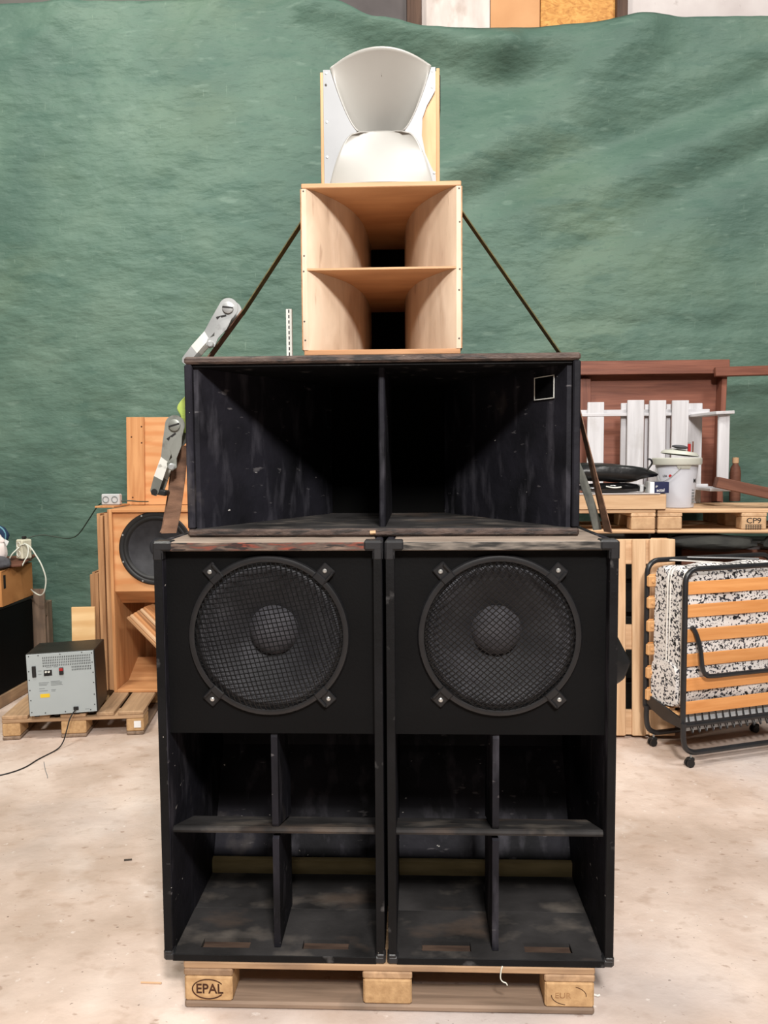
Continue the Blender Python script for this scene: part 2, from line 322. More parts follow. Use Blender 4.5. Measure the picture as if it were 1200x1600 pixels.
def struct(o):
    o['kind'] = 'structure'; return o
def board(name, mat, parent, lo, hi, ch=0.003, rot=(0, 0, 0)):
    # a box with its own origin at its middle, so that its grain runs in its own frame
    c = [(a + b) / 2 for a, b in zip(lo, hi)]; h = [(b - a) / 2 for a, b in zip(lo, hi)]
    return MB().box([-q for q in h], h, ch).build(name, mat, parent, c, rot)
def catmull(pts, n=8):
    P = [Vector(p) for p in pts]; out = []
    for i in range(len(P) - 1):
        p0 = P[max(i - 1, 0)]; p1 = P[i]; p2 = P[i + 1]; p3 = P[min(i + 2, len(P) - 1)]
        for k in range(n):
            t = k / n
            out.append(0.5 * ((2 * p1) + (p2 - p0) * t + (2 * p0 - 5 * p1 + 4 * p2 - p3) * t * t + (-p0 + 3 * p1 - 3 * p2 + p3) * t ** 3))
    out.append(P[-1]); return out
def text(name, s, mat, parent, size, mtx, depth=0.0006, sx=1.0, bold=0.0):
    c = bpy.data.curves.new(name, 'FONT'); c.body = s; c.size = size; c.extrude = depth; c.align_x = 'CENTER'; c.align_y = 'CENTER'
    c.offset = bold; c.resolution_u = 3
    t = bpy.data.objects.new('tmp', c); COL.objects.link(t)
    dg = bpy.context.evaluated_depsgraph_get()
    me = bpy.data.meshes.new_from_object(t.evaluated_get(dg)); bpy.data.objects.remove(t)
    me.materials.clear(); me.materials.append(M[mat])
    o = bpy.data.objects.new(name, me); COL.objects.link(o); o.parent = parent
    o.matrix_local = mtx @ Matrix.Diagonal((sx, 1, 1, 1))
    return o
FACE = Matrix.Rotation(R(90), 4, 'X')     # x right, y up -> faces -Y
def at(x, y, z): return Matrix.Translation((x, y, z)) @ FACE

# ================================================================== the hall
fl = struct(MB().box((-6.5, -8, -0.1), (6.5, 4.1, 0)).build('floor', 'floor'))
fl['label'] = 'dusty beige concrete floor with scuffs'
wb = struct(MB().box((-6.5, 3.95, 0), (6.5, 4.1, 6.4)).build('wall_back', 'hall_wall'))
struct(MB().box((-6.6, -8, 0), (-6.5, 4.1, 6.4)).build('wall_left', 'hall_wall'))
struct(MB().box((6.5, -8, 0), (6.6, 4.1, 6.4)).build('wall_right', 'hall_wall'))
struct(MB().box((-6.6, -8.1, 0), (6.6, -8, 6.4)).build('wall_front', 'hall_wall'))
struct(MB().box((-6.6, -8.1, 6.4), (6.6, 4.2, 6.5)).build('ceiling', 'hall_ceiling'))
for nm, mt, x0, x1, y0 in (('panel', 'wp_dark', -0.95, 0.06, 3.91), ('post', 'wp_post', 0.06, 0.17, 3.86), ('panel', 'wp_white', 0.17, 0.685, 3.91),
                           ('panel', 'wp_hard', 0.69, 1.06, 3.915), ('panel', 'wp_osb', 1.065, 1.62, 3.91), ('post', 'wp_post', 1.62, 1.70, 3.86), ('panel', 'wp_grey', 1.70, 3.4, 3.90)):
    board(nm, mt, wb, (x0, y0, 4.2), (x1, 3.95, 5.9), 0.004)

# ---- tarpaulin
def seg(x, z, x0, z0, x1, z1, w, amp, taper=0.5):
    dx, dz = x1 - x0, z1 - z0; l2 = dx * dx + dz * dz
    t = ((x - x0) * dx + (z - z0) * dz) / l2; tt = min(1, max(0, t))
    px, pz = x0 + dx * tt, z0 + dz * tt
    d2 = (x - px) ** 2 + (z - pz) ** 2
    return amp * math.exp(-d2 / (w * w)) * (1 - taper * tt)
from mathutils import noise as mn
def top_z(x):
    P = [(-5, 4.95), (-1.6, 4.93), (-0.75, 4.93), (-0.5, 4.86), (-0.15, 4.73), (0.25, 4.655), (0.75, 4.63), (1.2, 4.655), (1.55, 4.675), (1.86, 4.70), (2.1, 4.71), (2.6, 4.70), (5, 4.72)]
    for (a, za), (b, zb) in zip(P, P[1:]):
        if x <= b:
            t = (x - a) / (b - a); t = t * t * (3 - 2 * t) if abs(za - zb) > .05 else t
            return za + (zb - za) * t
    return P[-1][1]
def tarp_fn(u, v):
    x = -4.6 + 9.2 * u; zt = top_z(x); z = zt * v
    q = 0.0
    q += seg(x, z, -0.6, 4.85, 0.75, 4.50, 0.13, 0.10, 0) + seg(x, z, 0.75, 4.50, 1.86, 4.73, 0.13, 0.10, 0.7)   # rolled edge under the sag
    q -= seg(x, z, -0.2, 4.42, 1.1, 4.24, 0.20, 0.09, 0)
    q += seg(x, z, 1.70, 4.58, 0.2, 3.55, 0.20, 0.13, 0.35)
    q -= seg(x, z, 2.6, 4.28, 0.5, 3.50, 0.14, 0.09, 0.3)
    q += seg(x, z, 2.9, 4.15, 0.9, 3.35, 0.15, 0.06, 0.4)
    q -= seg(x, z, 3.0, 4.00, 1.3, 3.12, 0.13, 0.06, 0.5)
    q += seg(x, z, 3.0, 3.75, 1.6, 2.95, 0.16, 0.03, 0.5)
    q -= seg(x, z, 1.0, 2.62, 2.4, 2.55, 0.07, 0.012, 0)
    q += seg(x, z, -2.4, 4.9, -3.0, 4.3, 0.10, 0.04, 0.9) + seg(x, z, -1.3, 4.92, -1.7, 4.5, 0.08, 0.035, 0.9) + seg(x, z, -0.7, 4.93, -1.1, 4.4, 0.08, 0.03, 0.9)
    q += 0.030 * mn.noise(Vector((x * 0.9, 3.3, z * 1.1))) + 0.014 * mn.noise(Vector((x * 2.1, 9.3, z * 3.6))) + 0.0095 * mn.noise(Vector((x * 5.0 + z, 1.3, z * 10.0)))
    q += 0.0045 * mn.noise(Vector((x * 12.0, 4.3, z * 24.0)))
    return (x, 3.58 - q, z)
tp = MB().grid(tarp_fn, 300, 200).build('tarpaulin', 'tarp', smooth=True)
so = tp.modifiers.new('thickness', 'SOLIDIFY'); so.thickness = 0.002
tag(tp, 'huge faded green tarpaulin hanging as a backdrop, sagging along its top edge', 'tarpaulin')

# ================================================================== pallets
def pallet(label, loc, rot, L=1.2, W=0.8, wood_='pine', block='chip', group=None, deck=None):
    t = thing('wooden_pallet', label, 'pallet', loc, rot, group)
    g = wood_ + '_x'
    ys = [-W / 2 + .0725, -W / 4 + .018, 0, W / 4 - .018, W / 2 - .0725]; ws = [.145, .1, .145, .1, .145]
    if deck: ys, ws = deck
    for y, w in zip(ys, ws):
        board('deck_board', g, t, (-L / 2, y - w / 2, .122), (L / 2, y + w / 2, .144), .004)
    for x in (-L / 2 + .0725, 0, L / 2 - .0725):
        board('stringer_board', wood_ + '_y', t, (x - .0725, -W / 2, .1), (x + .0725, W / 2, .1218), .004)
    for y in (-W / 2 + .05, 0, W / 2 - .05):
        board('bottom_board', ('greywood' if wood_ == 'pine' else wood_) + '_x', t, (-L / 2, y - (.05 if y else .0725), 0), (L / 2, y + (.05 if y else .0725), .022), .006)
        for x in (-L / 2 + .0725, 0, L / 2 - .0725):
            board('block', block, t, (x - .071, y - (.05 if y else .071), .0222), (x + .071, y + (.05 if y else .071), .0998), .006)
    return t
P0 = pallet('euro pallet branded EPAL carrying the two black bass speakers', (0.002, -0.004 + 0.4, 0), (0, 0, 0))
# brands burnt into the corner blocks
def oval(cx, cz, a, b, y, r, a0, a1, parent, mat, name='burnt_oval'):
    pts = [(cx + a * math.cos(R(q)), y, cz + b * math.sin(R(q))) for q in range(a0, a1 + 1, 8)]
    o = MB().tube(pts, r, 5).build(name, mat, parent); return o
yb = -0.4 + 0.0
oval(-0.5275, 0.0605, 0.047, 0.0295, yb + .0005, .0022, 32, 330, P0, 'burn')
text('burnt_letters', 'EPAL', 'burn', P0, 0.041, at(-0.524, yb - .0004, 0.0605), sx=0.92, bold=0.0006)
oval(0.525, 0.060, 0.050, 0.0285, yb + .0005, .0015, 178, 262, P0, 'burn'); oval(0.525, 0.060, 0.050, 0.0285, yb + .0005, .0014, -5, 72, P0, 'burn')
text('faded_burnt_letters', 'EUR', 'burn_faint', P0, 0.024, at(0.508, yb - .0002, 0.0595), sx=1.1)
st = MB().tube(catmull([(0.335, -0.012, 0.152), (0.331, -0.015, 0.142), (0.329, -0.014, 0.118), (0.335, -0.013, 0.106), (0.345, -0.012, 0.101), (0.349, -0.012, 0.094)], 5), 0.0018, 5).build('white_string', 'cable_white')
tag(st, 'short white string dangling over the front of the EPAL pallet', 'string')

# ================================================================== bass bins
def plate_hole(mb, x0, x1, z0, z1, cx, cz, r, y0, y1, n=64):
    def edge(q):
        c, s = math.cos(q), math.sin(q); k = 1e9
        if c > 1e-9: k = min(k, (x1 - cx) / c)
        if c < -1e-9: k = min(k, (x0 - cx) / c)
        if s > 1e-9: k = min(k, (z1 - cz) / s)
        if s < -1e-9: k = min(k, (z0 - cz) / s)
        return (cx + c * k, cz + s * k)
    qs = [2 * math.pi * i / n for i in range(n)] + [math.atan2(b - cz, a - cx) % (2 * math.pi) for a in (x0, x1) for b in (z0, z1)]
    qs = sorted(set(qs)); m = len(qs); v = []
    for q in qs:
        e = edge(q); i = (cx + r * math.cos(q), cz + r * math.sin(q))
        v += [(i[0], y0, i[1]), (e[0], y0, e[1]), (i[0], y1, i[1]), (e[0], y1, e[1])]
    f = []
    for i in range(m):
        a = i * 4; b = ((i + 1) % m) * 4
        f += [(a, b, b + 1, a + 1), (a + 2, a + 3, b + 3, b + 2), (a, a + 2, b + 2, b), (a + 1, b + 1, b + 3, a + 3)]
    return mb.add(v, f)
TOY = Matrix.Rotation(R(90), 4, 'X')       # lathe axis z -> -y (towards the viewer)
def bass_bin(x, label, mesh_rot, edge_mat, wx, dvx):
    t = thing('bass_speaker', label, 'speaker', (x, 0, .1445), (0, 0, 0), 'black bass speakers on the pallet')
    hw, H, D = .324, 1.237, .75
    for s in (-1, 1):
        board('side_panel', 'black_in', t, (min(s * hw, s * (hw - .024)), 0, 0), (max(s * hw, s * (hw - .024)), D, H), .005)
    board('top_panel', 'top_worn', t, (-hw + .0242, .004, H - .026), (hw - .0242, D, H), .003)
    board('front_edge', edge_mat, t, (-hw + .0243, -.001, H - .0245), (hw - .0243, .0038, H - .001), .0015)
    for s in (-1, 1):
        a, b = sorted((s * hw, s * (hw - .024)))
        board('side_edge', 'black', t, (a, -.003, .03), (b, -.0002, H - .03), .001)
    # bottom panel, slots cut right through it
    mb = MB(); y0, y1 = .033, .078; xs = [-hw + .0242, -.226, -.081, .077, .215, hw - .0242]
    mb.box((xs[0], 0, 0), (xs[-1], y0, .020)); mb.box((xs[0], y1, 0), (xs[-1], .235, .020))
    for a, b in ((0, 1), (2, 3), (4, 5)):
        mb.box((xs[a], y0, 0), (xs[b], y1, .020))
    mb.build('bottom_panel', 'bfloor', t)
    board('bottom_edge', 'black', t, (-hw + .0243, -.003, 0), (hw - .0243, -.0002, .021), .001)
    for a, b in ((-.226, -.081), (.077, .215)):
        board('slot_filler', 'slot_wood', t, (a + .001, y0 + .001, 0), (b - .001, y1 - .001, .009), .001)
    board('rear_bottom_panel', 'black', t, (-hw + .0242, .470, 0), (hw - .0242, D - .021, .018), .001)
    board('back_panel', 'black', t, (-hw + .0242, D - .02, .0), (hw - .0242, D - .0005, H - .0262), .002)
    # baffle and the board that closes the driver chamber from below
    plate_hole(MB(), -hw + .0242, hw - .0242, .674, H - .0262, wx, .963, .205, .032, .05).build('baffle', 'baffle', t)
    board('chamber_floor', 'black', t, (-hw + .0242, .0505, .674), (hw - .0242, D - .021, .692), .002)
    # horn mouth
    xa, xb = -hw + .0243, hw - .0243
    sh = MB().prism([(.035, .372), (.042, .369), (.245, .305), (.245, .322), (.042, .389), (.034, .387), (.031, .380)], xa, xb, 'x').build('shelf', 'bfloor', t)
    MB().prism([(.040, .391), (.043, .391), (.26, .325), (.26, .47), (.245, .51), (.19, .672), (.040, .672), (.036, .66), (.036, .40)], dvx - .0095, dvx + .0095, 'x').build('upper_divider', 'black_in', t)
    MB().prism([(.036, .022), (.26, .022), (.26, .299), (.045, .360), (.036, .355)], dvx - .0095, dvx + .0095, 'x').build('lower_divider', 'black_in', t)
    board('rear_floor', 'bfloor', t, (xa, .2365, .001), (xb, .448, .019), .0012)
    MB().prism([(.449, .0), (.449, .066), (.466, .070), (.466, 0)], xa, xb, 'x').build('brace', 'olive_brace', t)
    MB().prism([(.472, .060), (.492, .060), (.66, .40), (.66, .673), (.64, .673), (.64, .41)], xa, xb, 'x').build('reflector', 'black_in', t)
    # corner protectors
    for s in (-1, 1):
        for top in (0, 1):
            mb = MB(); z = H if top else 0; q = 1 if top else -1
            wv, hv = (.052, .054) if top else (.03, .034)
            def rng(a, b): return (min(a, b), max(a, b))
            X = rng(s * (hw + .003), s * (hw - .026)); Z = rng(z + q * (.003 if top else 0), z - q * hv)
            mb.box((X[0], -.005, Z[0]), (X[1], .03, Z[1]), .006)
            X = rng(s * (hw + .003), s * (hw - wv)); Z = rng(z + q * (.003 if top else 0), z - q * .0255)
            mb.box((X[0] + .0004, -.0056, Z[0]), (X[1] - .0004, .05 if top else .029, Z[1] + .0005), .006)
            mb.build('corner_protector', 'plastic', t)
    # driver behind its grille
    g = Matrix.Translation((wx, .032, .963)) @ TOY
    w = MB().lathe([(.204, .002), (.198, .006), (.19, .004), (.182, -.004), (.176, -.008), (.06, -.085)], 64, g).build('woofer', 'cone_dark', t, smooth=True)
    MB().lathe([(.074, -.075), (.066, -.055), (.05, -.038), (.03, -.029), (.012, -.0255), (.001, -.025)], 40, g).build('dust_cap', 'cone', w, smooth=True)
    gr = MB().lathe([(.205, .001), (.232, .001), (.2335, .006), (.230, .012), (.222, .014), (.215, .012), (.213, .004)], 72, g).build('grille_ring', 'ring', t, smooth=True)
    mb = MB(); rr = .214; pitch_ = .0132; n = int(rr / pitch_)
    def hgt(r): return .012 + .022 * (1 - max(0, (r / rr)) ** 7)
    for k in range(-n, n + 1):
        c = k * pitch_; half = math.sqrt(max(0, rr * rr - c * c))
        if half < .01: continue
        ts = [math.sin(math.pi / 2 * (-1 + 2 * i / 16)) for i in range(17)]
        for d in (0, 1):
            pts = []
            for q in ts:
                a = q * half; r = math.hypot(a, c); p = (a, c) if d == 0 else (c, a)
                ca, sa = math.cos(mesh_rot + 0.12 * (d - .5)), math.sin(mesh_rot + .12 * (d - .5))
                pts.append((p[0] * ca - p[1] * sa, p[0] * sa + p[1] * ca, hgt(r) + d * .001))
            mb.tube(pts, .0015, 4, mtx=g)
    me = mb.build('grille_mesh', 'gmetal', gr); me['kind'] = 'stuff'
    for i, q in enumerate((45, 135, 225, 315)):
        q += (3, -4, 2, -3)[i]
        mt = g @ Matrix.Rotation(R(q), 4, 'Z')
        mb = MB().box((.222, -.021, .0), (.268, .021, .009), .003, mt)
        mb.box((.222, -.021, .0), (.262, -.012, .017), .003, mt); mb.box((.212, -.020, .008), (.234, .020, .017), .003, mt)
        mb.build('clamp', 'ring', gr)
        MB().lathe([(.0065, .009), (.0065, .0115), (.004, .0135), (.0008, .0138)], 12, g @ Matrix.Rotation(R(q), 4, 'Z') @ Matrix.Translation((.25, .004, 0)), cap1=True).build('screw', 'screw', gr)
    return t
bass_bin(-.3295, 'black bass speaker with red chipped top edge, under the left half of the wide horn', R(12), 'edge_red', -.004, .004)
BIN_R = bass_bin(.3295, 'black bass speaker with grey worn top, under the right half of the wide horn', R(47), 'edge_grey', -.002, -.010)
ZB = .1445 + 1.237

# ================================================================== wide mid-bass horn
t = thing('mid_bass_horn', 'wide black horn cabinet with two open cells on top of the bass speakers', 'speaker', (-.010, .135, ZB + .001))
hw, H, D = .584, .537, .72
for s in (-1, 1):
    a, b = sorted((s * hw, s * (hw - .022)))
    board('side_panel', 'black_in', t, (a, 0, .0245), (b, D, H - .0225), .004)
board('top_panel', 'edge_worn', t, (-hw, -.002, H - .022), (hw, D, H), .006)
board('bottom_panel', 'edge_worn', t, (-hw, -.002, 0), (hw, .012, .024), .007)
board('floor_panel', 'bfloor', t, (-hw, .0125, 0.0), (hw, D, .0243), .002)
board('ceiling_panel', 'black', t, (-hw + .0225, .012, H - .030), (hw - .0225, D, H - .0224), .001)
for s in (-1, 1):
    pl = [(s * .5615, .022), (s * .5615, .060), (s * .245, .66), (s * .215, .66), (s * .548, .022)]
    MB().prism(pl, .0245, H - .0305, 'z').build('flared_wall', 'black_in', t)
board('back_panel', 'void', t, (-hw + .0225, D - .05, .0245), (hw - .0225, D - .01, H - .0305), .002)  # painted near-black in place of the unlit hole behind the cells
MB().prism([(-.010, .068), (-.006, .062), (.006, .062), (.010, .068), (.014, .66), (-.014, .66)], .0245, H - .0305, 'z').build('divider', 'black_in', t)
# badge with a pale outline on the right flared wall
a0 = Vector((.548, .022, 0)); a1 = Vector((.215, .66, 0)); dr = (a1 - a0).normalized(); nr = Vector((-dr.y, dr.x, 0)); nr = nr if nr.x < 0 else -nr
def badge_m(off): 
    c = a0 + dr * .105 + nr * off; c.z = .445
    xax = dr; zax = Vector((0, 0, 1)); 
    return Matrix(((xax.x, nr.x, 0, c.x), (xax.y, nr.y, 0, c.y), (0, 0, 1, c.z), (0, 0, 0, 1)))
bd = MB().box((-.05, -.001, -.035), (.05, .002, .035), .0005, badge_m(.001)).build('badge', 'gloss', t)
mb = MB()
for lo, hi in (((-.05, .002, .0325), (.05, .003, .035)), ((-.05, .002, -.035), (.05, .003, -.0325)), ((-.05, .002, -.035), (-.0465, .003, .035)), ((.0465, .002, -.035), (.05, .003, .035))):
    mb.box(lo, hi, 0, badge_m(.001))
mb.build('badge_outline', 'white_plastic', bd)
mb = MB().tube([(-.035, -.0035, .012), (-.018, -.0035, .013)], .006, 6); mb.build('chip_mark', 'chip_light', t)
ZM = ZB + .001 + .537

# ================================================================== two-cell plywood horn
t = thing('plywood_horn', 'bare plywood horn with two stacked flared cells on the wide black horn', 'speaker', (-.006, .150, ZM + .001))
hw, H, D = .233, .496, .70
board('bottom_panel', 'horn_edge', t, (-hw + .002, 0, 0), (hw - .002, D, .016), .002)
board('top_panel', 'horn_top', t, (-hw, -.002, H - .014), (hw, D, H), .002)
curve = [(.2195, 0.0), (.200, .018), (.178, .046), (.150, .092), (.125, .140), (.104, .195), (.087, .262), (.075, .335), (.068, .42), (.064, .53), (.063, .66)]
cc = [(p.x, p.y) for p in catmull([(a, b, 0) for a, b in curve], 4)]
for s in (-1, 1):
    pl = [(s * hw, 0)] + [(s * a, b) for a, b in cc] + [(s * hw, .66)]
    MB().prism(pl if s < 0 else pl[::-1], .0162, H - .0142, 'z').build('flared_wall', 'horn_wood', t, smooth=True)
    a, b = sorted((s * hw, s * (hw + .0035)))
    board('side_panel', 'horn_edge', t, (a, .0, .0162), (b, D, H - .0142), .001)
inn = [(a - .0005, b) for a, b in cc]
poly = [(-a, b) for a, b in inn] + [(a, b) for a, b in inn[::-1]]
MB().prism(poly, .2475, .2535, 'z').build('middle_shelf', 'horn_top', t)
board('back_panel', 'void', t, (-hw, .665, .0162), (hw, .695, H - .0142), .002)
for s in (-1, 1):
    MB().box((min(s * .0615, s * .0628), .40, .0165), (max(s * .0615, s * .0628), .66, H - .0145)).build('throat_lining', 'horn_dark', t) if 0 else None
for i, z in enumerate((.045, .10, .185, .245, .29, .38, .475)):
    for s in (-1, 1):
        if (i + (s > 0)) % 3 == 2: continue
        MB().lathe([(.0028, 0), (.0024, .0012), (.0005, .0014)], 8, Matrix.Translation((s * (hw - .006 + .002 * (i % 2)), 0, z)) @ TOY).build('screw', 'screw_dark', t)
ZH = ZM + .001 + .496

# ================================================================== white biradial horn
t = thing('white_horn', 'white fibreglass hourglass horn on a plywood frame, topmost of the stack', 'speaker', (-.006, .180, ZH + .001))
HB = .333; ZW = .152
def wid(z):
    if z >= ZW: return .064 + .084 * ((z - ZW) / (HB - ZW)) ** .68
    return .064 + .088 * ((ZW - z) / ZW) ** .40
def xr(z):
    k = [(0, .162), (.028, .160), (.045, .150), (.09, .130), (.14, .120), (.19, .122), (.225, .135), (.25, .150), (.268, .160), (.34, .160)]
    for (a, xa), (b, xb) in zip(k, k[1:]):
        if z <= b: return xa + (xb - xa) * (z - a) / (b - a)
    return .16
zs = [HB * i / 64 for i in range(65)]
mb = MB()
for s in (-1, 1):
    v = []; f = []
    for z in zs:
        a = wid(z); b = max(.168 if s < 0 else xr(z), a + .003)
        v += [(s * a, 0, z), (s * b, 0, z), (s * a, .006, z), (s * b, .006, z)]
    for i in range(64):
        p = i * 4; q = p + 4
        f += [(p, p + 1, q + 1, q), (p + 2, q + 2, q + 3, p + 3), (p + 1, p + 3, q + 3, q + 1), (p, q, q + 2, p + 2)]
    f += [(0, 2, 3, 1), (256, 257, 259, 258)]
    mb.add(v, f)
flg = mb.build('flange', 'flange', t)
def bow(u, k): return max(0.0, 1 - u * u) ** k
def upper(u, v):
    u = u * 2 - 1; z = ZW + (HB - ZW) * v
    return (wid(z) * u, -.004 - .028 * v * v * bow(u, 1) + .145 * (1 - v) ** 0.9 * bow(u, .55) * (1 if v < 1 else 0) + .003, z + .043 * v * v * bow(u, 1) + .004)
def lower(u, v):
    u = u * 2 - 1; z = ZW * (1 - v)
    return (wid(z) * u, .022 * (1 - v) ** 1.2 * bow(u, .9) - .024 * v * bow(u, .9) - .002, z + (.012 - .03 * v) * bow(u, .7) * (1 - v) )
for nm, fn in (('upper_bell', upper), ('lower_bell', lower)):
    o = MB().grid(fn, 40, 40).build(nm, 'fibre', t, smooth=True)
    so = o.modifiers.new('thickness', 'SOLIDIFY'); so.thickness = .004; so.offset = 0
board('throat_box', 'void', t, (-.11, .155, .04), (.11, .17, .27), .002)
board('frame_side', 'ply', t, (-.1775, .004, 0), (-.1685, .17, HB - .005), .001); board('frame_side', 'ply', t, (.163, .008, 0), (.1725, .17, HB + .001), .001)
MB().prism([(.1628, 0), (.1628, .325), (.156, .325), (.150, .275), (.132, .23), (.114, .18), (.112, .13), (.126, .06), (.152, 0)], .009, .022, 'y').build('mounting_board', 'ply', t); board('mounting_board', 'ply', t, (-.1684, .012, 0), (-.158, .022, HB - .01), .001)
board('handle_strip', 'black', t, (.173, .03, .225), (.176, .12, .325), .001)
for x, z in ((-.159, .323), (-.160, .29), (-.159, .185), (-.159, .085), (.151, .323), (.151, .277), (.156, .033)):
    MB().lathe([(.0038, 0), (.0034, .0016), (.0006, .002)], 10, Matrix.Translation((x, 0, z)) @ TOY).build('screw', 'screw_dark' if z == .29 else 'steel', t)

# ================================================================== straps and ratchets
def ratchet(name, parent, mtx, plate_mat, with_grip):
    # plate in local x (across) / z (along, drum up), facing -y
    r = bpy.data.objects.new(name, None); COL.objects.link(r); r.parent = parent; r.matrix_local = mtx
    def outline(k):
        pts = [(.031 * math.cos(R(q)), .031 * math.sin(R(q)) ) for q in range(-20, 200, 15)]
        return pts + [(-.031, -.06), (-.030, -.105), (-.006, -.118), (.0, -.09), (.026, -.05)]
    for y in (0, .052):
        MB().prism(outline(0), y, y + .003, 'y').build('side_plate', plate_mat, r)
    MB().prism([(.004, -.045), (.027, -.02), (.030, -.06), (.020, -.10), (.024, -.128), (.012, -.142), (-.004, -.136), (-.008, -.118), (.006, -.10), (-.004, -.075)], -.0045, -.0008, 'y').build('frame_plate', plate_mat, r)
    MB().lathe([(.018, 0), (.018, .007), (.014, .009), (.0005, .009)], 20, TOY).build('drum', plate_mat, r, smooth=True)
    MB().box((-.017, -.0102, -.0025), (.017, -.0092, .0025), 0, Matrix.Rotation(R(-25), 4, 'Y')).build('drum_slot', 'ink', r)
    MB().lathe([(.012, .058), (.012, -.058)], 14, Matrix.Translation((0, .0, 0)) @ TOY).build('spool', 'steel_dark', r, smooth=True) if 0 else None
    MB().prism([(-.02, -.045), (.004, -.022), (.008, -.026), (-.004, -.038), (-.008, -.036), (-.012, -.05), (-.016, -.048)], -.0012, -.0004, 'y').build('pawl_slot', 'ink', r)
    MB().lathe([(.011, 0), (.011, .008), (.008, .011), (.0005, .011)], 12, Matrix.Translation((.010, -.0045, -.128)) @ TOY).build('bolt', 'steel', r)
    for y in (0, .052):
        MB().prism([(-.030, -.103), (-.004, -.117), (-.016, -.175), (-.044, -.165)], y - .0005, y + .0035, 'y').build('handle_arm', 'steel_white', r)
    for y in (0, .052):
        MB().prism([(-.044, -.165), (-.016, -.175), (-.024, -.215), (-.030, -.226), (-.044, -.224), (-.050, -.212)], y - .0004, y + .0034, 'y').build('handle_end', plate_mat, r)
    if with_grip:
        MB().tube([(-.036, -.004, -.214), (-.036, .058, -.214)], .010, 10).build('grip', 'rubber', r)
        MB().box((-.036, .0, -.222), (.0, .052, -.206), .004).build('grip_bar', 'rubber', r)
    return r
s1 = thing('ratchet_strap', 'olive ratchet strap passing over the plywood horn, ratchet left of it', 'strap', (0, .36, ZM))
def L(p): return (p[0], p[1] - .36, p[2] - ZM)
zt = ZH + .003; xm0, xm1 = -.594, .574
MB().ribbon([L(p) for p in [(-.468, .37, 2.085), (-.243, .385, zt - .003), (-.238, .385, zt + .001), (.226, .385, zt + .001), (.233, .385, zt - .004), (xm1 + .003, .385, ZM + .004), (xm1 + .006, .38, ZM - .012)]], (0, 1, 0), .042).build('webbing', 'web_olive', s1)
MB().ribbon([L(p) for p in [(xm1 + .0065, .36, ZM - .01), (.628, .30, 1.66), (.6835, .235, ZB + .002)]], [(0, 1, 0), (-.1, 1, 0), (-.35, .9, 0)], .040).build('lower_webbing', 'web_brown', s1)
ang = math.atan2(.468 - .585, 2.085 - ZM)
MB().ribbon([L(p) for p in [(-.462, .37, 2.096), (-.588, .36, ZM + .010), (-.600, .36, ZM - .004), (-.606, .36, ZB + .2)]], (0, 1, 0), .045, .004).build('short_webbing', 'web_brown', s1)
ratchet('ratchet', s1, Matrix.Translation(L((-.502, .325, 2.098))) @ Matrix.Rotation(R(31), 4, 'Y'), 'steel', False)
s2 = thing('ratchet_strap', 'brown ratchet strap with lime end hanging beside the left side of the wide horn', 'strap', (-.65, .25, ZB))
def L2(p): return (p[0] + .65, p[1] - .25, p[2] - ZB)
MB().ribbon([L2(p) for p in catmull([(-.613, .30, 1.83), (-.634, .27, 1.80), (-.640, .25, 1.775), (-.628, .25, 1.745), (-.636, .25, 1.70)], 4)], (.5, .6, 0), .026).build('lime_webbing', 'web_lime', s2)
MB().ribbon([L2(p) for p in [(-.648, .262, 1.66), (-.658, .262, 1.56), (-.672, .25, 1.45), (-.684, .235, ZB + .004)]], [(1, .1, 0), (1, .1, .1), (1, .15, .1), (1, .3, 0)], .046).build('webbing', 'web_brown', s2)
MB().ribbon([L2(p) for p in [(-.656, .272, 1.64), (-.672, .275, 1.52), (-.694, .268, 1.40), (-.698, .262, ZB + .004)]], [(1, .1, 0), (1, .1, .1), (1, .15, .1), (1, .3, 0)], .046).build('back_webbing', 'web_brown', s2)
ratchet('ratchet', s2, Matrix.Translation(L2((-.650, .215, 1.722))) @ Matrix.Rotation(R(9), 4, 'Y'), 'steel_dark', True)
s3 = MB().ribbon(catmull([(.592, .33, 1.62), (.603, .31, 1.585), (.620, .30, 1.54), (.645, .29, 1.46), (.664, .29, ZB + .004)], 4), [(.8, .6, 0)] * 17, .038).build('loose_strap', 'web_grey')
tag(s3, 'dark grey loose strap end hanging beside the right side of the wide horn', 'strap')
# perforated angle strip
t = thing('perforated_strip', 'white perforated metal strip standing upright behind the plywood horn', 'metal strip', (-.336, .50, ZM + .001))
MB().box((-.0095, 0, 0), (.0095, .002, .205)).box((.0075, .002, 0), (.0095, .016, .205)).build('angle', 'white_plastic', t)
for i in range(11):
    MB().box((-.002, -.0006, .012 + i * .018), (.002, .0, .023 + i * .018)).build('slot', 'ink', t)
# black flap on the side of the right bass speaker
def flap(u, v):
    a = [(0.0, 1.115), (.030, 1.06), (.056, 1.01), (.035, .965), (.012, .945)]
    k = v * 4; i = min(3, int(k)); q = k - i
    w = a[i][0] + (a[i + 1][0] - a[i][0]) * q; z = a[i][1] + (a[i + 1][1] - a[i][1]) * q
    return (.325 + (w + .012) * u * 1.0, .085 + .03 * u + .01 * math.sin(v * 6) * u, z - .1445)
o = MB().grid(flap, 10, 16).build('side_flap', 'leather', BIN_R, smooth=True)
so = o.modifiers.new('thickness', 'SOLIDIFY'); so.thickness = .003
o['label'] = 'black leather flap sticking out from the cabinet side'

# ================================================================== left background
PL_ROT = R(8)
P1 = pallet('worn wooden pallet under the amplifier and the bare plywood speaker', (-1.905 - math.sin(PL_ROT) * .6, 2.185 + math.cos(PL_ROT) * .6, 0), (0, 0, PL_ROT + R(90)))
tape = board('tape_scrap', 'white_paper', P1, (-.602, -.385, .045), (-.6005, -.345, .085), .0002)
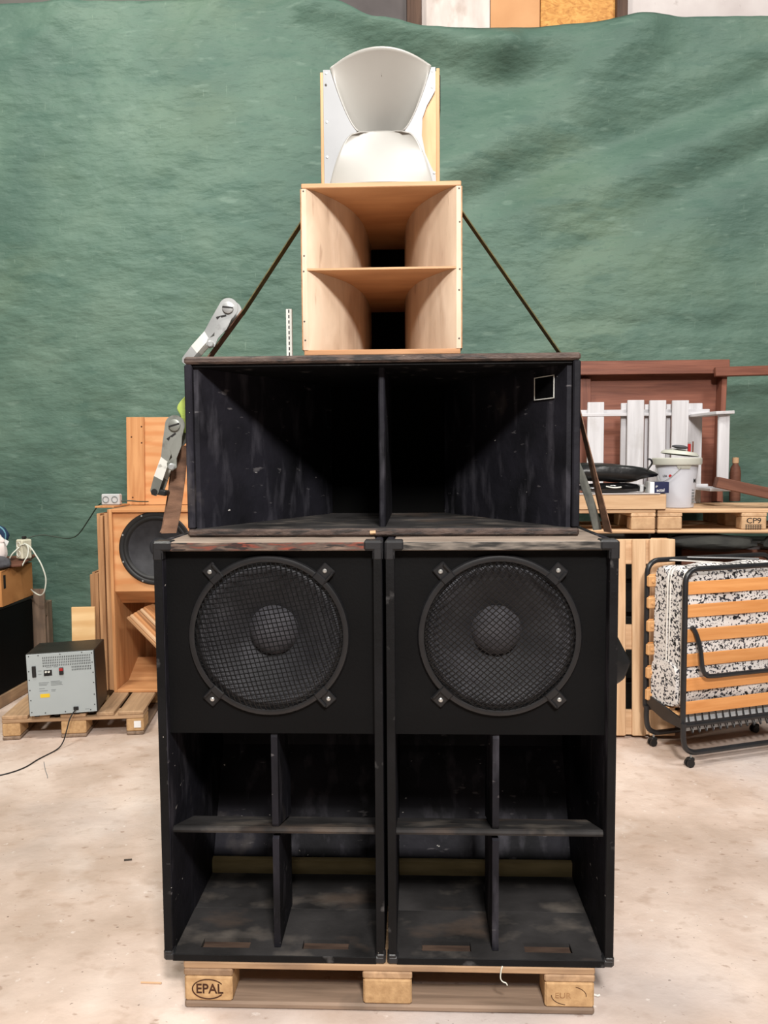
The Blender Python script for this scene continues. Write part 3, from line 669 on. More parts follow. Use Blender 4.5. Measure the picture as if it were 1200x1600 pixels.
# ---- amplifier seen from behind
t = thing('amplifier', 'black amplifier turned round, its grey vented back panel facing out, on the worn pallet', 'amplifier', (-1.945, 2.158, .145), (0, R(-1.5), R(11)))
aw, ah, ad = .19, .372, .275
board('case', 'case', t, (-aw, .0, .006), (aw, ad, ah), .004)
bp = board('back_panel', 'grey_panel', t, (-aw + .004, -.004, .008), (aw - .006, -.0002, ah - .004), .001)
mb = MB()
for r_ in range(6):
    for k in range(27 if r_ < 4 else 12):
        x = (-.095 + k * .0099) if r_ < 4 else (.062 + k * .0092)
        z = ah - .028 - r_ * .0155
        if r_ >= 4: z -= .002
        mb.box((x - .0018, -.0049, z - .005), (x + .0018, -.0041, z + .005))
v_ = mb.build('vent_slots', 'ink', t); v_['kind'] = 'stuff'
board('mains_inlet', 'ink', t, (-.158, -.010, .235), (-.136, -.0042, .300), .002)
for x, z in ((-.082, .262), (-.066, .262), (-.070, .246), (-.088, .246)):
    MB().lathe([(.006, 0), (.006, .006), (.003, .006), (.003, .002)], 12, Matrix.Translation((x, -.0042, z)) @ TOY, cap1=True).build('jack_socket', 'white_plastic' if z > .25 else 'ink', t)
board('jack_plate', 'ink', t, (-.094, -.0048, .238), (-.050, -.0042, .272), .0002)
sp = board('speaker_terminal', 'ink', t, (-.010, -.012, .240), (.014, -.0042, .282), .002)
board('red_terminal', 'red', t, (-.008, -.014, .264), (.012, -.0122, .279), .001)
board('yellow_label', 'yellow', t, (-.122, -.0049, .112), (-.070, -.0042, .134), .0002)
mb = MB()
for (x, z, w) in ((-.125, .200, .055), (-.125, .192, .05), (-.125, .185, .042), (-.060, .204, .05), (-.060, .197, .062), (-.060, .190, .06), (-.060, .182, .064), (-.125, .166, .03), (-.125, .152, .046), (-.06, .155, .025), (-.06, .147, .022), (-.08, .288, .03), (-.04, .288, .024), (-.126, .270, .018), (-.126, .250, .018), (.12, .026, .024)):
    mb.box((x, -.0046, z - .0016), (x + w, -.0042, z + .0016))
pr = mb.build('printed_lines', 'print_grey', t)
for x, z in ((-.172, .358), (-.12, .36), (0, .36), (.12, .362), (.174, .355), (-.176, .27), (-.176, .22), (-.176, .16), (-.175, .10), (-.174, .03), (.174, .30), (.176, .24), (.176, .18), (.175, .11), (.174, .05), (.15, .02), (-.1, .022), (.01, .02)):
    MB().lathe([(.0035, 0), (.003, .0014), (.0005, .0016)], 8, Matrix.Translation((x, -.0042, z)) @ TOY).build('screw', 'ink', t)
board('cord_grip', 'ink', t, (.056, -.012, .026), (.084, -.0042, .046), .002)
for x in (-.15, -.04, .07, .15):
    board('foot', 'rubber', t, (x - .014, .002, .0), (x + .014, .03, .006), .001)
cord = MB().tube(catmull([(-1.872, 2.156, .182), (-1.878, 2.09, .150), (-1.885, 2.055, .09), (-1.895, 2.03, .035), (-1.912, 1.985, .006), (-1.95, 1.85, .004), (-1.965, 1.75, .004), (-2.0, 1.68, .004), (-2.06, 1.63, .004), (-2.2, 1.58, .004), (-2.4, 1.57, .004)], 6), .0036, 6).build('mains_lead', 'cable_black', smooth=True)
tag(cord, 'thin black power cord running from the amplifier onto the floor', 'cord')
o = MB().tube(catmull([(-1.905, 1.82, .002), (-1.85, 1.72, .002), (-1.80, 1.64, .002), (-1.785, 1.61, .002)], 5), .0016, 5).build('thin_wire', 'print_grey')
tag(o, 'thin grey wire scrap on the floor beside the black power cord', 'wire')
# ---- plywood bass speaker (bare)
t = thing('plywood_speaker', 'unpainted orange plywood bass speaker with black woofer on the worn pallet', 'speaker', (-1.515, 2.60, .145), (0, 0, R(2)))
hw, H, D = .305, 1.168, .62
for s in (-1, 1):
    a, b = sorted((s * hw, s * (hw - .020)))
    board('side_panel', 'orange_z', t, (a, 0, 0), (b, D, H), .002)
board('top_panel', 'orange_x', t, (-hw + .0202, 0, H - .020), (hw - .0202, D, H), .002)
board('bottom_panel', 'orange_x', t, (-hw + .0202, 0, 0), (hw - .0202, .22, .018), .002)
MB().prism([(.222, 0), (.222, .018), (.42, .12), (.42, .09), (.30, 0)], -hw + .0203, hw - .0203, 'x').build('ramp', 'orange_x', t)
board('back_panel', 'orange_z', t, (-hw + .0202, D - .02, .0), (hw - .0202, D - .0005, H - .0205), .002)
wx, wz = -.018, .918
plate_hole(MB(), -hw + .0202, hw - .0202, .645, H - .0202, wx, wz, .19, .022, .040).build('baffle', 'ply_orange', t)
MB().prism([(.0225, .644), (.0405, .644), (.16, .565), (.15, .548)], -hw + .0203, hw - .0203, 'x').build('sloped_board', 'orange_x', t)
MB().prism([(.155, .56), (.165, .56), (.595, .56), (.595, .545), (.155, .545)], -hw + .0203, hw - .0203, 'x').build('chamber_floor', 'void', t)
g = Matrix.Translation((wx, .022, wz)) @ TOY
rim = MB().lathe([(.19, 0), (.232, 0), (.233, .006), (.226, .013), (.212, .013), (.205, .008), (.198, .010), (.188, .007), (.178, -.004), (.19, -.01)], 56, g).build('woofer_rim', 'rubber', t, smooth=True)
MB().lathe([(.180, -.004), (.172, -.012), (.07, -.065), (.062, -.066), (.05, -.058), (.03, -.052), (.001, -.050)], 56, g).build('woofer_cone', 'cone_dark', t, smooth=True)
for q in range(8):
    MB().lathe([(.006, .013), (.005, .016), (.0006, .0165)], 8, g @ Matrix.Rotation(R(q * 45 + 22), 4, 'Z') @ Matrix.Translation((.222, 0, 0))).build('screw', 'steel', rim)
# planks stuffed into its mouth
for i in range(6):
    l = .34 - .015 * i
    o = MB().box((-l / 2, -.07, 0), (l / 2, .07, .016), .002).build('floor_plank', ('plyedge_x', 'fresh_x', 'orange_x')[i % 3], None,
        (-1.618 + .0125 * i + .02, 2.66 + .012 * i, .505 + .0155 * i), (R(0), R(41), R(-14)))
    tag(o, 'short tilted plank, %s of the slanted pile inside the bare plywood speaker' % ('lowest', 'second from the bottom', 'third from the bottom', 'third from the top', 'second from the top', 'topmost')[i], 'plank', 'planks piled in the plywood speaker')
# leaning panels and offcuts
def sheet(name, mat, lab, lo, hi, rot=(0, 0, 0), cat='board', group=None):
    o = board(name, mat, None, lo, hi, .0015, rot); return tag(o, lab, cat, group)
GP = 'plywood offcuts leaning beside the bare speaker'
for i, (x, y, z, lab) in enumerate(((-1.842, 2.63, 1.31, 'tall plywood offcut edge-on, touching the side of the bare plywood speaker'),
        (-1.866, 2.64, 1.285, 'tall plywood offcut edge-on, second from the side of the bare plywood speaker'),
        (-1.892, 2.63, 1.27, 'tall plywood offcut edge-on, third from the side of the bare plywood speaker'),
        (-1.918, 2.65, 1.282, 'tall plywood offcut edge-on, outermost of the tall leaning offcuts'),
        (-1.947, 2.66, .90, 'shorter plywood offcut edge-on, touching the outermost tall offcut'),
        (-1.972, 2.68, .905, 'shorter plywood offcut edge-on, middle of the three shorter offcuts'),
        (-1.996, 2.70, .885, 'shorter plywood offcut edge-on, outermost of the three shorter offcuts'))):
    sheet('plywood_offcut', 'plyedge_z', lab, (x - .010, y, .146), (x + .010, y + .45, z), (0, 0, R(2)), group=GP)
sheet('pale_board', 'ply_pale', 'pale narrow plywood board standing upright behind the amplifier', (-2.085, 2.60, .146), (-1.94, 2.618, .69), (R(-3), 0, R(5)))
t = thing('plywood_sheet', 'orange plywood panel with a batten, standing on top of the bare plywood speaker', 'panel', (-1.55, 3.02, 1.316), (R(-3), 0, 0))
board('sheet', 'ply_orange', t, (-.295, 0, 0), (.30, .016, .595), .001)
board('batten', 'orange_z', t, (-.305, -.018, 0), (-.185, -.0003, .595), .002)
for x, z in ((-.27, .46), (-.20, .53), (-.20, .42), (-.265, .05), (-.17, .015)):
    MB().lathe([(.006, 0), (.003, .001), (.0005, .001)], 8, Matrix.Translation((x, -.0182, z)) @ TOY).build('knot', 'burn', t) if x < -.185 else None
# double socket box on top of the plywood speaker
t = thing('double_socket', 'grey double wall socket lying on top of the bare plywood speaker', 'socket', (-1.897, 2.82, 1.327), (0, 0, R(-3)))
board('box', 'sock_grey', t, (-.062, 0, 0), (.062, .045, .072), .006)
for x in (-.030, .030):
    s_ = MB().lathe([(.022, 0), (.022, .003), (.018, .003), (.0165, -.002), (.001, -.002)], 20, Matrix.Translation((x, -.0005, .036)) @ TOY).build('socket_ring', 'print_grey', t)
    for dx in (-.007, .007):
        MB().lathe([(.003, 0), (.0005, .0004)], 8, Matrix.Translation((x + dx, .0008, .036)) @ TOY).build('pin_hole', 'ink', s_)
sheet('plywood_ledge', 'orange_y', 'small plywood ledge under the double socket', (-1.960, 2.72, 1.3145), (-1.835, 3.0, 1.326), group=None)
cb = MB().tube(catmull([(-1.957, 2.84, 1.345), (-2.02, 2.9, 1.31), (-2.12, 3.0, 1.22), (-2.24, 3.1, 1.11), (-2.33, 3.15, 1.075), (-2.43, 3.16, 1.085), (-2.52, 3.15, 1.10), (-2.60, 3.12, 1.085), (-2.63, 3.10, 1.06)], 6), .0042, 6).build('socket_cable', 'cable_green', smooth=True)
tag(cb, 'thin cable hanging between the double socket and the cream power block', 'cable')
cb = MB().tube(catmull([(-1.832, 2.84, 1.352), (-1.78, 2.86, 1.352), (-1.74, 2.9, 1.345), (-1.70, 2.98, 1.34)], 5), .0042, 6).build('socket_cable', 'cable_green', smooth=True)
tag(cb, 'short cable stub between the double socket and the orange plywood panel', 'cable')
# ---- black speaker, cardboard box and what lies on it
t = thing('black_cabinet', 'black cabinet with pale wooden base at the left edge, under the cardboard box', 'cabinet', (-2.95, 2.75, 0), (0, 0, R(-1)))
board('body', 'baffle', t, (-.33, -.40, .085), (.325, .42, .645), .006)
board('base', 'pine_y', t, (-.33, -.40, .002), (.335, .42, .084), .004)
board('lid_edge', 'rubber', t, (-.335, -.405, .6455), (.33, .425, .662), .004)
t = thing('weathered_pallet', 'weathered grey pallet standing on edge behind the black cabinet', 'pallet', (-2.60, 3.24, 0))
board('deck_board', 'greywood_z', t, (-.15, 0, 0), (.03, .022, .70), .003)
board('deck_board', 'greywood_z', t, (-.40, 0, 0), (-.19, .022, .70), .003)
board('rail', 'greywood_x', t, (-.45, .0225, .50), (.03, .045, .60), .003)
board('block', 'greywood_z', t, (-.07, .0455, .02), (.03, .12, .60), .004)
t = thing('cardboard_box', 'brown open cardboard box on the black cabinet at the left edge', 'box', (-2.74, 2.98, .664), (0, 0, R(3)))
for nm, lo, hi in (('wall_panel', (.115, -.24, 0), (.12, .22, .235)), ('wall_panel', (-.40, -.24, 0), (.1145, -.235, .235)), ('wall_panel', (-.40, .215, 0), (.1145, .22, .235)), ('wall_panel', (-.40, -.2345, 0), (-.395, .2145, .235)), ('base_panel', (-.39, -.23, .001), (.114, .214, .006))):
    board(nm, 'cardboard', t, lo, hi, .001)
board('top_flap', 'cardboard', t, (-.02, -.235, .2355), (.125, .22, .239), .001, (R(2), R(-4), 0))
board('top_flap', 'cardboard', t, (-.30, -.24, .236), (-.03, .20, .240), .001)
board('printed_label', 'ink', t, (.1201, -.212, .115), (.1206, -.18, .205), .0001)
# dark board, power block, glove, cap on the box
o = MB().box((-.10, -.16, 0), (.10, .16, .012), .002).build('brown_board', 'brownboard', None, (-2.66, 3.02, .925), (R(6), R(-3), R(8)))
tag(o, 'dark brown offcut board lying on the cardboard box', 'board')
t = thing('power_block', 'cream multi-socket power block standing on the cardboard box', 'power strip', (-2.60, 3.02, .948), (0, R(2), R(-28)))
board('housing', 'cream', t, (-.034, -.03, 0), (.034, .05, .135), .008)
for z in (.038, .098):
    s_ = MB().lathe([(.021, 0), (.021, .003), (.018, .003), (.016, -.003), (.001, -.003)], 18, Matrix.Translation((0, -.0305, z)) @ TOY).build('socket_ring', 'white_plastic', t)
    for dx in (-.007, .007):
        MB().lathe([(.0035, 0), (.0005, .0004)], 8, Matrix.Translation((dx, -.0285, z)) @ TOY).build('pin_hole', 'ink', s_)
MB().box((-.012, 0, .135), (.006, .03, .155), .004).build('plug', 'ink', t)
cb = MB().tube(catmull([(-2.60, 2.985, 1.04), (-2.55, 2.965, 1.055), (-2.51, 2.96, 1.03), (-2.475, 2.96, .975), (-2.44, 2.96, .91), (-2.42, 2.97, .82), (-2.43, 2.97, .74), (-2.455, 2.98, .705), (-2.49, 3.0, .70), (-2.545, 3.04, .715), (-2.59, 3.10, .72)], 6), .0048, 6).build('white_cable', 'cable_white', smooth=True)
tag(cb, 'white cable looping down from the power block beside the cardboard box', 'cable')
cb = MB().tube(catmull([(-2.605, 2.985, 1.03), (-2.64, 2.96, .99), (-2.655, 2.95, .96)], 5), .0045, 6).build('white_cable', 'cable_white', smooth=True)
tag(cb, 'short white cable drooping to the left of the power block', 'cable')
cb = MB().tube(catmull([(-2.545, 2.90, .915), (-2.53, 2.91, .95), (-2.515, 2.925, .985), (-2.52, 2.94, 1.04), (-2.56, 2.97, 1.06)], 5), .004, 6).build('white_cable', 'cable_white', smooth=True)
tag(cb, 'thin white cable rising from the box corner to the power block', 'cable')
def blob(name, mat, parent, c, r, seed, amp=.18, rot=(0, 0, 0), n=14):
    def fn(u, v):
        a = 2 * math.pi * u; b = math.pi * (v - .5)
        d = Vector((math.cos(b) * math.cos(a), math.cos(b) * math.sin(a), math.sin(b)))
        k = 1 + amp * mn.noise(d * 1.8 + Vector((seed, 0, 0))) + amp * .5 * mn.noise(d * 4.1 + Vector((0, seed, 0)))
        return (d.x * r[0] * k, d.y * r[1] * k, d.z * r[2] * k)
    return MB().grid(fn, n * 2, n).build(name, mat, parent, c, rot, smooth=True)
t = thing('work_glove', 'pale work glove with dark grey fingers propped on the cardboard box at the left edge', 'glove', (-2.645, 2.82, .908))
blob('fingers', 'fabric_dgrey', t, (.0, -.02, .045), (.075, .06, .042), 2.2, rot=(0, R(12), 0))
blob('palm', 'fabric_pale', t, (-.012, .02, .115), (.042, .035, .075), 5.1, .15)
blob('cuff', 'fabric_pale', t, (-.035, .02, .185), (.052, .032, .04), 8.1, .3)
t = thing('blue_cap', 'dark blue cloth with teal trim and white tag above the work glove', 'cloth', (-2.735, 2.95, 1.085))
blob('cloth', 'fabric_blue', t, (0, 0, .03), (.075, .06, .065), 3.3, .15)
MB().tube([(.062 * math.cos(R(q)) + .006, -.02, .03 + .066 * math.sin(R(q))) for q in range(-80, 81, 10)], .0065, 6).build('trim', 'teal', t)
board('tag_label', 'white_paper', t, (.062, -.045, -.03), (.098, -.0435, .006), .0003, (0, R(28), 0))
# bits on the floor
for nm, mt, lab, pts, r in (('straw', 'fresh_x', 'pale straw splinter on the floor left of the EPAL pallet', [(-.765, .10, .003), (-.70, .098, .003)], .0028),
        ('wire_scrap', 'cable_black', 'bent black wire scrap on the floor left of the black bass speakers', [(-.99, 1.03, .003), (-.93, 1.10, .003), (-.90, 1.10, .006), (-.84, 1.16, .005)], .003),
        ('splinter', 'screw_dark', 'small dark splinter alone on the open floor at the left', [(-1.09, .82, .003), (-1.06, .825, .003)], .004),
        ('white_stick', 'white_plastic', 'short pale stick on the floor at the right end of the EPAL pallet', [(.60, .09, .004), (.63, .075, .004), (.636, .078, .005)], .003)):
    tag(MB().tube(pts, r, 6).build(nm, mt), lab, nm.split('_')[-1])

# ================================================================== right background
# ---- upright pallet
lean = R(3)
mx = Matrix(((0, -1, 0, 0), (0, 0, -1, 0), (1, 0, 0, 0), (0, 0, 0, 1)))
mx = Matrix.Rotation(-lean, 4, 'X') @ mx
t = pallet('fresh pale pallet standing upright behind the folding bed', (0, 0, 0), (0, 0, 0), 1.13, .8, 'fresh', 'chip_light', deck=([-.3275, -.196, -.03, .19, .3275], [.145, .076, .18, .12, .12]))
t.matrix_world = Matrix.Translation((1.182, 2.39, .575)) @ mx
# ---- support behind the bed
t = thing('hidden_crate', 'dark wooden crate in the shadow behind the folding bed', 'crate', (2.25, 2.95, 0))
for i in range(5):
    board('crate_board', 'brownboard', t, (-.5, -.30, .02 + i * .21), (.5, -.28, .20 + i * .21), .003)
board('crate_body', 'wp_dark', t, (-.49, -.279, .0), (.49, .25, 1.07), .003)
t = thing('hidden_crate', 'added dark crate filling the gaps behind the upright pale pallet with shade', 'crate', (1.18, 2.95, 0))  # added to darken the upright pallet's gaps; also carries the flat pallet
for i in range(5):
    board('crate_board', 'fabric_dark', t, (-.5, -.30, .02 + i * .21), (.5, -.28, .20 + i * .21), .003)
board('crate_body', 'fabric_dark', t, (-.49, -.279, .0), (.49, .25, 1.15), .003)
o = blob('dark_blanket', 'fabric_dark', None, (1.87, 2.53, 1.10), (.27, .09, .052), 4.4, .18, (0, R(1), R(-4)))
tag(o, 'dark rolled blanket tucked under the pallet marked CP9', 'blanket')
o = blob('dark_blanket', 'fabric_dark', None, (2.34, 2.53, 1.10), (.16, .07, .05), 9.4, .22)
tag(o, 'small dark cloth bundle at the right edge under the pallet marked CP9', 'blanket')
# ---- the two flat pallets on top
PA = pallet('pale flat pallet beside the wide horn, carrying the pine beam', (1.0, 2.80, 1.16), (0, 0, R(0)), 1.06, .66, 'fresh', 'chip_light')
PB = pallet('pale flat pallet stamped CP9 carrying the white bucket', (2.115, 2.80, 1.16), (0, 0, R(-2)), 1.12, .68, 'fresh', 'chip_light')
text('stamped_letters', 'CP9', 'ink', PB, .046, at(-.003, -.3395, .074), sx=1.1, bold=.0006)
mb = MB()
for i in range(3):
    mb.box((-.052 , -.3405, .051 - i * .010), (.046, -.3398, .053 - i * .010))
    for k in range(7):
        mb.box((-.05 + k * .0135, -.3405, .045 - i * .010), (-.041 + k * .0135, -.3398, .0495 - i * .010))
mb.build('stamped_lines', 'ink', PB)
ZP = 1.16 + .144
beam = board('pine_beam', 'fresh_x', None, (.85, 2.46, ZP + .001), (1.588, 2.56, ZP + .090), .004); tag(beam, 'thick pale pine beam lying on the flat pallet beside the wide horn', 'beam')
sh_ = board('grey_sheet', 'wp_grey', None, (.90, 2.455, ZP + .0915), (1.55, 2.60, ZP + .097), .001); tag(sh_, 'thin grey sheet on top of the pine beam', 'sheet')
ZS = ZP + .0975
# glossy black object, bag, carton
t = thing('glossy_case', 'glossy black plastic case on the grey sheet under the black bag', 'case', (1.27, 2.51, ZS))
blob('shell', 'gloss', t, (0, 0, .032), (.21, .055, .030), 6.6, .12)
MB().tube(catmull([(-.04, -.058, .042), (.01, -.06, .034), (.05, -.058, .038)], 4), .004, 5).build('trim_strip', 'white_plastic', t)
board('clear_end', 'sock_grey', t, (.165, -.045, .008), (.185, .02, .05), .004)
o = blob('black_bag', 'leather', None, (1.245, 2.53, ZS + .122), (.29, .075, .056), 1.7, .16, (0, R(2), 0)); tag(o, 'slumped soft black bag lying on the glossy case by the bucket', 'bag')
MB().tube(catmull([(.235, -.03, .02), (.262, -.035, .06), (.255, -.035, .085), (.235, -.035, .088)], 5), .006, 6).build('bag_handle', 'leather', o)
t = thing('navy_carton', 'small navy and white carton between the black bag and the bucket', 'carton', (1.548, 2.50, ZS))
board('carton_body', 'navy', t, (-.03, -.035, 0), (.055, .06, .066), .001)
board('carton_side', 'white_paper', t, (-.056, -.0352, 0), (-.0302, .06, .066), .001)
text('carton_letters', 'actal', 'white_paper', t, .026, at(.006, -.0354, .017)); text('carton_letters', 'gs', 'white_paper', t, .016, at(-.017, -.0354, .042))
# ---- bucket
t = thing('bucket', 'white plastic bucket with lid and wire handle on the CP9 pallet', 'bucket', (1.712, 2.66, ZP + .001))
MB().lathe([(.001, 0), (.098, 0), (.102, .004), (.126, .272), (.120, .272), (.096, .008), (.001, .008)], 40).build('body', 'bucket', t, smooth=True)
MB().lathe([(.1275, .262), (.143, .262), (.146, .270), (.146, .300), (.141, .306), (.128, .306), (.126, .300), (.001, .298)], 40).build('lid', 'lid', t, smooth=True)
def cyl(a, r, z): return (r * math.sin(R(a)), -r * math.cos(R(a)), z)
MB().prism([(-.05, .24), (.035, .24), (.045, .265), (-.06, .265)], 0, 1, 'y').v
MB().grid(lambda u, v: cyl(-20 + 42 * (u - .0) * (1 - .25 * (1 - v)) + 5 * (1 - v), .1275 + .006 * v, .238 + .026 * v), 14, 3).build('lid_tab', 'lid', t, smooth=True)
MB().tube(catmull([cyl(-88, .130, .255), cyl(-62, .134, .165), cyl(-35, .134, .185), cyl(-8, .136, .245)], 8), .002, 5).build('wire_handle', 'steel', t)
def on_bucket(a, z, lift=.0012):
    r = .102 + (.126 - .102) * z / .272 + lift
    return Matrix.Translation(cyl(a, r, z)) @ Matrix.Rotation(R(a), 4, 'Z') @ FACE
text('printed_letter', 'M', 'ink', t, .034, on_bucket(42, .165), bold=.001)
text('printed_letters', 'LSA', 'ink', t, .018, on_bucket(-52, .195))
MB().lathe([(.009, 0), (.009, .0006), (.0005, .0006)], 14, on_bucket(-36, .196)).build('printed_emblem', 'red', t)
mb = MB()
for i in range(7):
    for k in range(2):
        mb.box((-.014 + k * .015, .055 - i * .018, 0), (-.002 + k * .015, .066 - i * .018, .0006), 0, on_bucket(41, .085))
mb.build('printed_panel', 'print_grey', t)
t = thing('plastic_lid', 'loose pale plastic lid tipped on top of the bucket', 'lid', (1.728, 2.66, ZP + .323), (0, R(7), 0))
MB().lathe([(.001, .016), (.085, .016), (.095, .022), (.108, .012), (.112, .0), (.108, .0), (.104, .010), (.001, .012)], 36).build('disc', 'lid', t, smooth=True)
MB().box((-.06, -.03, .0165), (.04, .03, .034), .006).build('raised_centre', 'lid', t)
o = blob('dark_pouch', 'fabric_dgrey', None, (1.715, 2.62, ZP + .372), (.05, .03, .012), 2.9, .1, (0, R(7), 0)); tag(o, 'small grey pouch on the loose lid of the bucket', 'pouch')
t = thing('red_lighter', 'red plastic lighter standing on the lid of the bucket', 'lighter', (1.775, 2.63, ZP + .338)); board('lighter_body', 'red', t, (-.009, -.006, 0), (.009, .006, .052), .002); board('lighter_top', 'steel', t, (-.008, -.005, .0522), (.008, .005, .062), .001)
o = MB().tube([(1.797, 2.63, ZP + .336), (1.798, 2.632, ZP + .405)], .0045, 7).build('red_pen', 'brownboard'); tag(o, 'thin brown pen standing beside the red lighter', 'pen')
# ---- table leaning against the tarp
t = thing('leaning_table', 'reddish brown table tipped on its side against the tarpaulin', 'table', (1.70, 3.20, ZP + .002), (R(-6), 0, 0))
board('table_top', 'mahog_x', t, (-.56, .10, .0), (.555, .12, .99), .003)
board('apron', 'mahog_x', t, (-.56, .0, .905), (.58, .0995, .985), .004)
board('apron_lip', 'mahog_x', t, (-.56, -.016, .885), (.545, -.0005, .935), .003)
board('apron', 'mahog_z', t, (.50, .0, .0), (.535, .0995, .9), .004, (0, R(3.5), 0))
board('apron', 'mahog_z', t, (-.55, .0, .0), (-.50, .0995, .9), .004)
board('inner_rail', 'mahog_z', t, (-.47, .06, .03), (-.36, .0995, .88), .003)
board('table_leg', 'mahog_x', t, (.46, -.055, .862), (1.02, -.018, .926), .004, (0, R(-1), 0))
# ---- white slatted bench part
t = thing('white_slat_frame', 'whitewashed slatted wooden frame standing in front of the leaning table', 'frame', (1.6, 3.04, ZP + .001))
for x, y, z1 in ((-.30, -.012, .675), (-.045, -.034, .685), (.098, -.034, .682), (.245, -.034, .68)):
    board('slat', 'white_z', t, (x - .054, y - .009, .0), (x + .054, y + .009, z1), .003)
board('slat', 'white_z', t, (.30, .018, .0), (.41, .034, .665), .003)
board('slat', 'white_z', t, (-.125, .018, .0), (-.07, .034, .67), .003)
board('slat', 'white_z', t, (.032, .018, .0), (.06, .034, .66), .003)
board('slat', 'white_z', t, (.175, .018, .0), (.205, .034, .66), .003)
board('cross_rail', 'white_x', t, (-.42, -.0028, .585), (.45, .017, .625), .003)
board('cross_rail', 'white_x', t, (-.42, -.024, .582), (.445, -.0032, .602), .002)
board('cross_rail', 'white_x', t, (-.40, -.0028, .09), (.45, .017, .13), .003)
board('arm_rail', 'white_y', t, (.335, -.34, .572), (.455, .0, .592), .003, (0, R(-2), R(8)))
board('arm_post', 'white_z', t, (.392, -.30, .115), (.462, -.28, .571), .003)
board('arm_foot', 'white_y', t, (.335, -.34, .094), (.462, .0, .1145), .003)
# ---- brown plank, bottle, clamp
o = MB().box((-.24, -.05, 0), (.24, .05, .065), .004).build('brown_plank', 'greywood_x', None, (2.15, 2.565, ZP + .072), (0, R(13), R(-8))); o.data.materials[0] = M['brownboard']
tag(o, 'dark brown plank sloping down at the right end of the CP9 pallet', 'plank')
t = thing('bottle', 'brownish glass bottle standing by the lower corner of the leaning table', 'bottle', (2.325, 3.28, ZP + .002))
MB().lathe([(.001, 0), (.034, 0), (.036, .005), (.036, .20), (.030, .235), (.018, .255), (.017, .27)], 20).build('glass', 'brownboard', t, smooth=True)
MB().lathe([(.019, .262), (.021, .265), (.021, .302), (.001, .304)], 16).build('cap', 'fresh_z', t)
t = thing('metal_clamp', 'small white metal bracket at the right edge on the brown plank', 'bracket', (2.30, 2.56, ZP + .128))
MB().tube(catmull([(-.06, 0, .0), (-.035, 0, .055), (-.02, .0, .05), (-.012, .0, .02), (.03, 0, .012), (.09, 0, .01)], 5), .007, 6).build('wire', 'steel_white', t)
MB().box((-.01, -.012, -.004), (.10, .012, .012), .003).build('jaw', 'white_plastic', t)
# ---- folding bed
BR = R(19)
t = thing('folding_bed', 'folded guest bed with black tube frame, beech slats and speckled mattress, on castors', 'bed', (1.54, 1.79, 0), (0, 0, BR))
LB = .80
def loop(y, z0, z1, x0, x1, r=.07):
    pts = []
    for cx, cz, a0 in ((x1 - r, z1 - r, 0), (x0 + r, z1 - r, 90), (x0 + r, z0 + .02, 180), (x1 - r, z0 + .02, 270)):
        rr = r if a0 in (0, 90) else .02
        cx = cx if a0 in (0, 90) else (x0 + .02 if a0 == 180 else x1 - .02)
        for k in range(6):
            q = R(a0 + k * 18); pts.append((cx + rr * math.cos(q), y, cz + rr * math.sin(q)))
    return pts
MB().tube(loop(.06, .215, 1.035, -.035, LB), .0145, 10, True).build('front_frame', 'tube', t, smooth=True)
MB().tube(loop(.365, .215, 1.045, -.045, LB), .0145, 10, True).build('rear_frame', 'tube', t, smooth=True)
for i, z in enumerate((.935, .815, .685, .555, .425, .302)):
    board('slat', 'slat_o', t, (-.030, .064, z - .034), (LB - .005, .074, z + .034), .003)
    board('slat', 'slat_o', t, (-.045, .347, z - .034), (LB - .005, .357, z + .034), .003)
    board('slat_cap', 'pad', t, (-.064, .318, z - .031), (-.016, .3465, z + .031), .006)
    MB().lathe([(.011, 0), (.009, .006), (.0005, .008)], 12, Matrix.Translation((-.040, .318, z)) @ TOY).build('slat_rivet', 'pad', t)
# mattress: two layers folded at the foot, with piping
def matt(y0, y1, seed, z0=.30, z1=1.03, xs=-.022):
    def fn(u, v):
        # closed cross-section in y-z, swept along x
        a = 2 * math.pi * u; k = .62
        cy, cz = math.cos(a), math.sin(a)
        py = abs(cy) ** k * (1 if cy > 0 else -1); pz = abs(cz) ** .30 * (1 if cz > 0 else -1)
        ends = 1 - .16 * (abs(2 * v - 1)) ** 14
        x = xs + (LB - .03) * v
        y = (y0 + y1) / 2 + (y1 - y0) / 2 * py * ends; z = (z0 + z1) / 2 + (z1 - z0) / 2 * pz * (1 - .03 * (abs(2 * v - 1)) ** 10)
        n_ = .012 * mn.noise(Vector((x * 6 + seed, y * 9, z * 7)))
        return (x + n_ * (1 if v < .1 else 0), y + n_, z + n_)
    return fn
def matt_mesh(y0, y1, seed, nm, **k):
    mb = MB(); fn = matt(y0, y1, seed, **k); nu, nv = 48, 26
    mb.grid(fn, nu, nv)
    mb.f.append(tuple(range(nu))); mb.f.append(tuple(nv * (nu + 1) + i for i in range(nu))[::-1])
    return mb.build(nm, 'mattress', t, smooth=True)
matt_mesh(.076, .205, 1.0, 'mattress'); matt_mesh(.205, .338, 4.0, 'mattress_upper_half')
matt_mesh(.10, .345, 7.0, 'mattress_fold', z0=.27, z1=.52, xs=-.036)
for y in (.092, .192, .215):
    MB().tube(catmull([(-.024, y, .36), (-.022, y + .004, .6), (-.024, y, .8), (-.018, y, .99), (.02, y, 1.03)], 5), .005, 6).build('piping', 'piping', t, smooth=True)
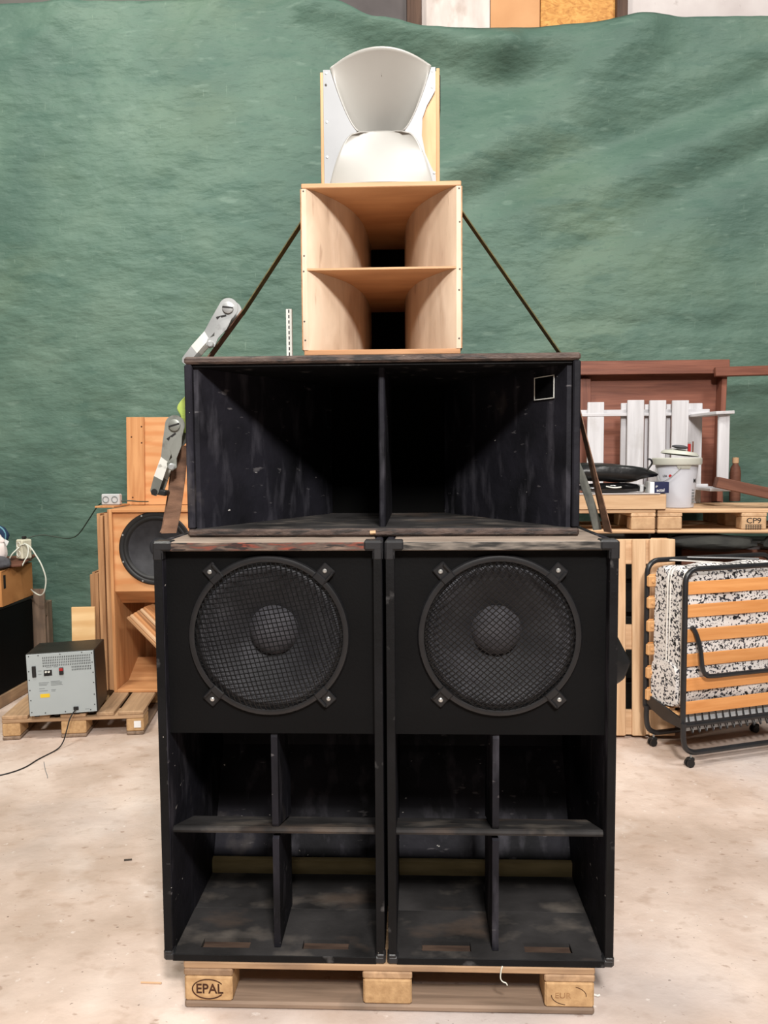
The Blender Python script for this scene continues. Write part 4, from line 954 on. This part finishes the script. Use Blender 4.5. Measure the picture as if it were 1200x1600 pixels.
# top cross strap, end plates, foot slats
MB().ribbon([(.06, .30, 1.052), (.22, .10, 1.055)], (1, 0.3, 0), .03, .004).build('top_strap', 'piping', t)
MB().tube([(.20, .345, 1.055), (.50, .14, 1.058)], .006, 6).build('top_bar', 'tube', t)
MB().prism([(.055, .20), (.06, .25), (.36, .305), (.368, .26), (.30, .225), (.20, .20)], -.048, -.036, 'x').build('end_plate', 'tube', t)
for i in range(3):
    board('foot_slat', 'pad', t, (-.03, .10 + .085 * i, .252 + .012 * i), (LB - .02, .165 + .085 * i, .260 + .012 * i), .003)
# folded leg loop on the front side
MB().tube(catmull([(.005, .055, .735), (.028, .05, .70), (.045, .035, .62), (.055, .03, .53), (.075, .03, .485), (.12, .03, .472), (.30, .03, .472), (LB - .1, .03, .472), (LB - .05, .03, .5), (LB - .03, .04, .62), (LB - .005, .055, .735)], 6), .012, 8).build('leg_loop', 'tube', t, smooth=True)
# base rails with castors
for y, x0 in ((.035, -.055), (.345, -.055)):
    MB().tube(catmull([(x0 + .005, y, .235), (x0 + .005, y, .16), (x0 + .02, y, .105), (x0 + .06, y, .078), (x0 + .12, y, .073), (.35, y, .073), (LB - .12, y, .073), (LB - .05, y, .085), (LB - .01, y, .14), (LB - .005, y, .235)], 6), .0145, 9).build('base_rail', 'tube', t, smooth=True)
    for x in (.0, LB - .10):
        c = MB().tube([(x, y, .0725), (x, y, .045)], .006, 8).build('castor_stem', 'steel', t)
        MB().box((x - .020, y - .016, .030), (x + .016, y + .016, .050), .005).build('castor_fork', 'rubber', c)
        for s in (-1, 1):
            MB().tube([(x - .008, y + s * .004, .0215), (x - .008, y + s * .017, .0215)], .021, 14).build('castor_wheel', 'rubber', c)
# springs hanging under the slats
for i in range(17):
    x = .02 + i * .044
    MB().tube(catmull([(x, .09, .262), (x + .004, .075, .20), (x + .014, .07, .165), (x + .024, .075, .175), (x + .026, .09, .21)], 4), .0035, 5).build('spring_hook', 'tube', t)
board('spring_cloth', 'sock_grey', t, (.0, .10, .165), (LB - .04, .104, .262), .001)
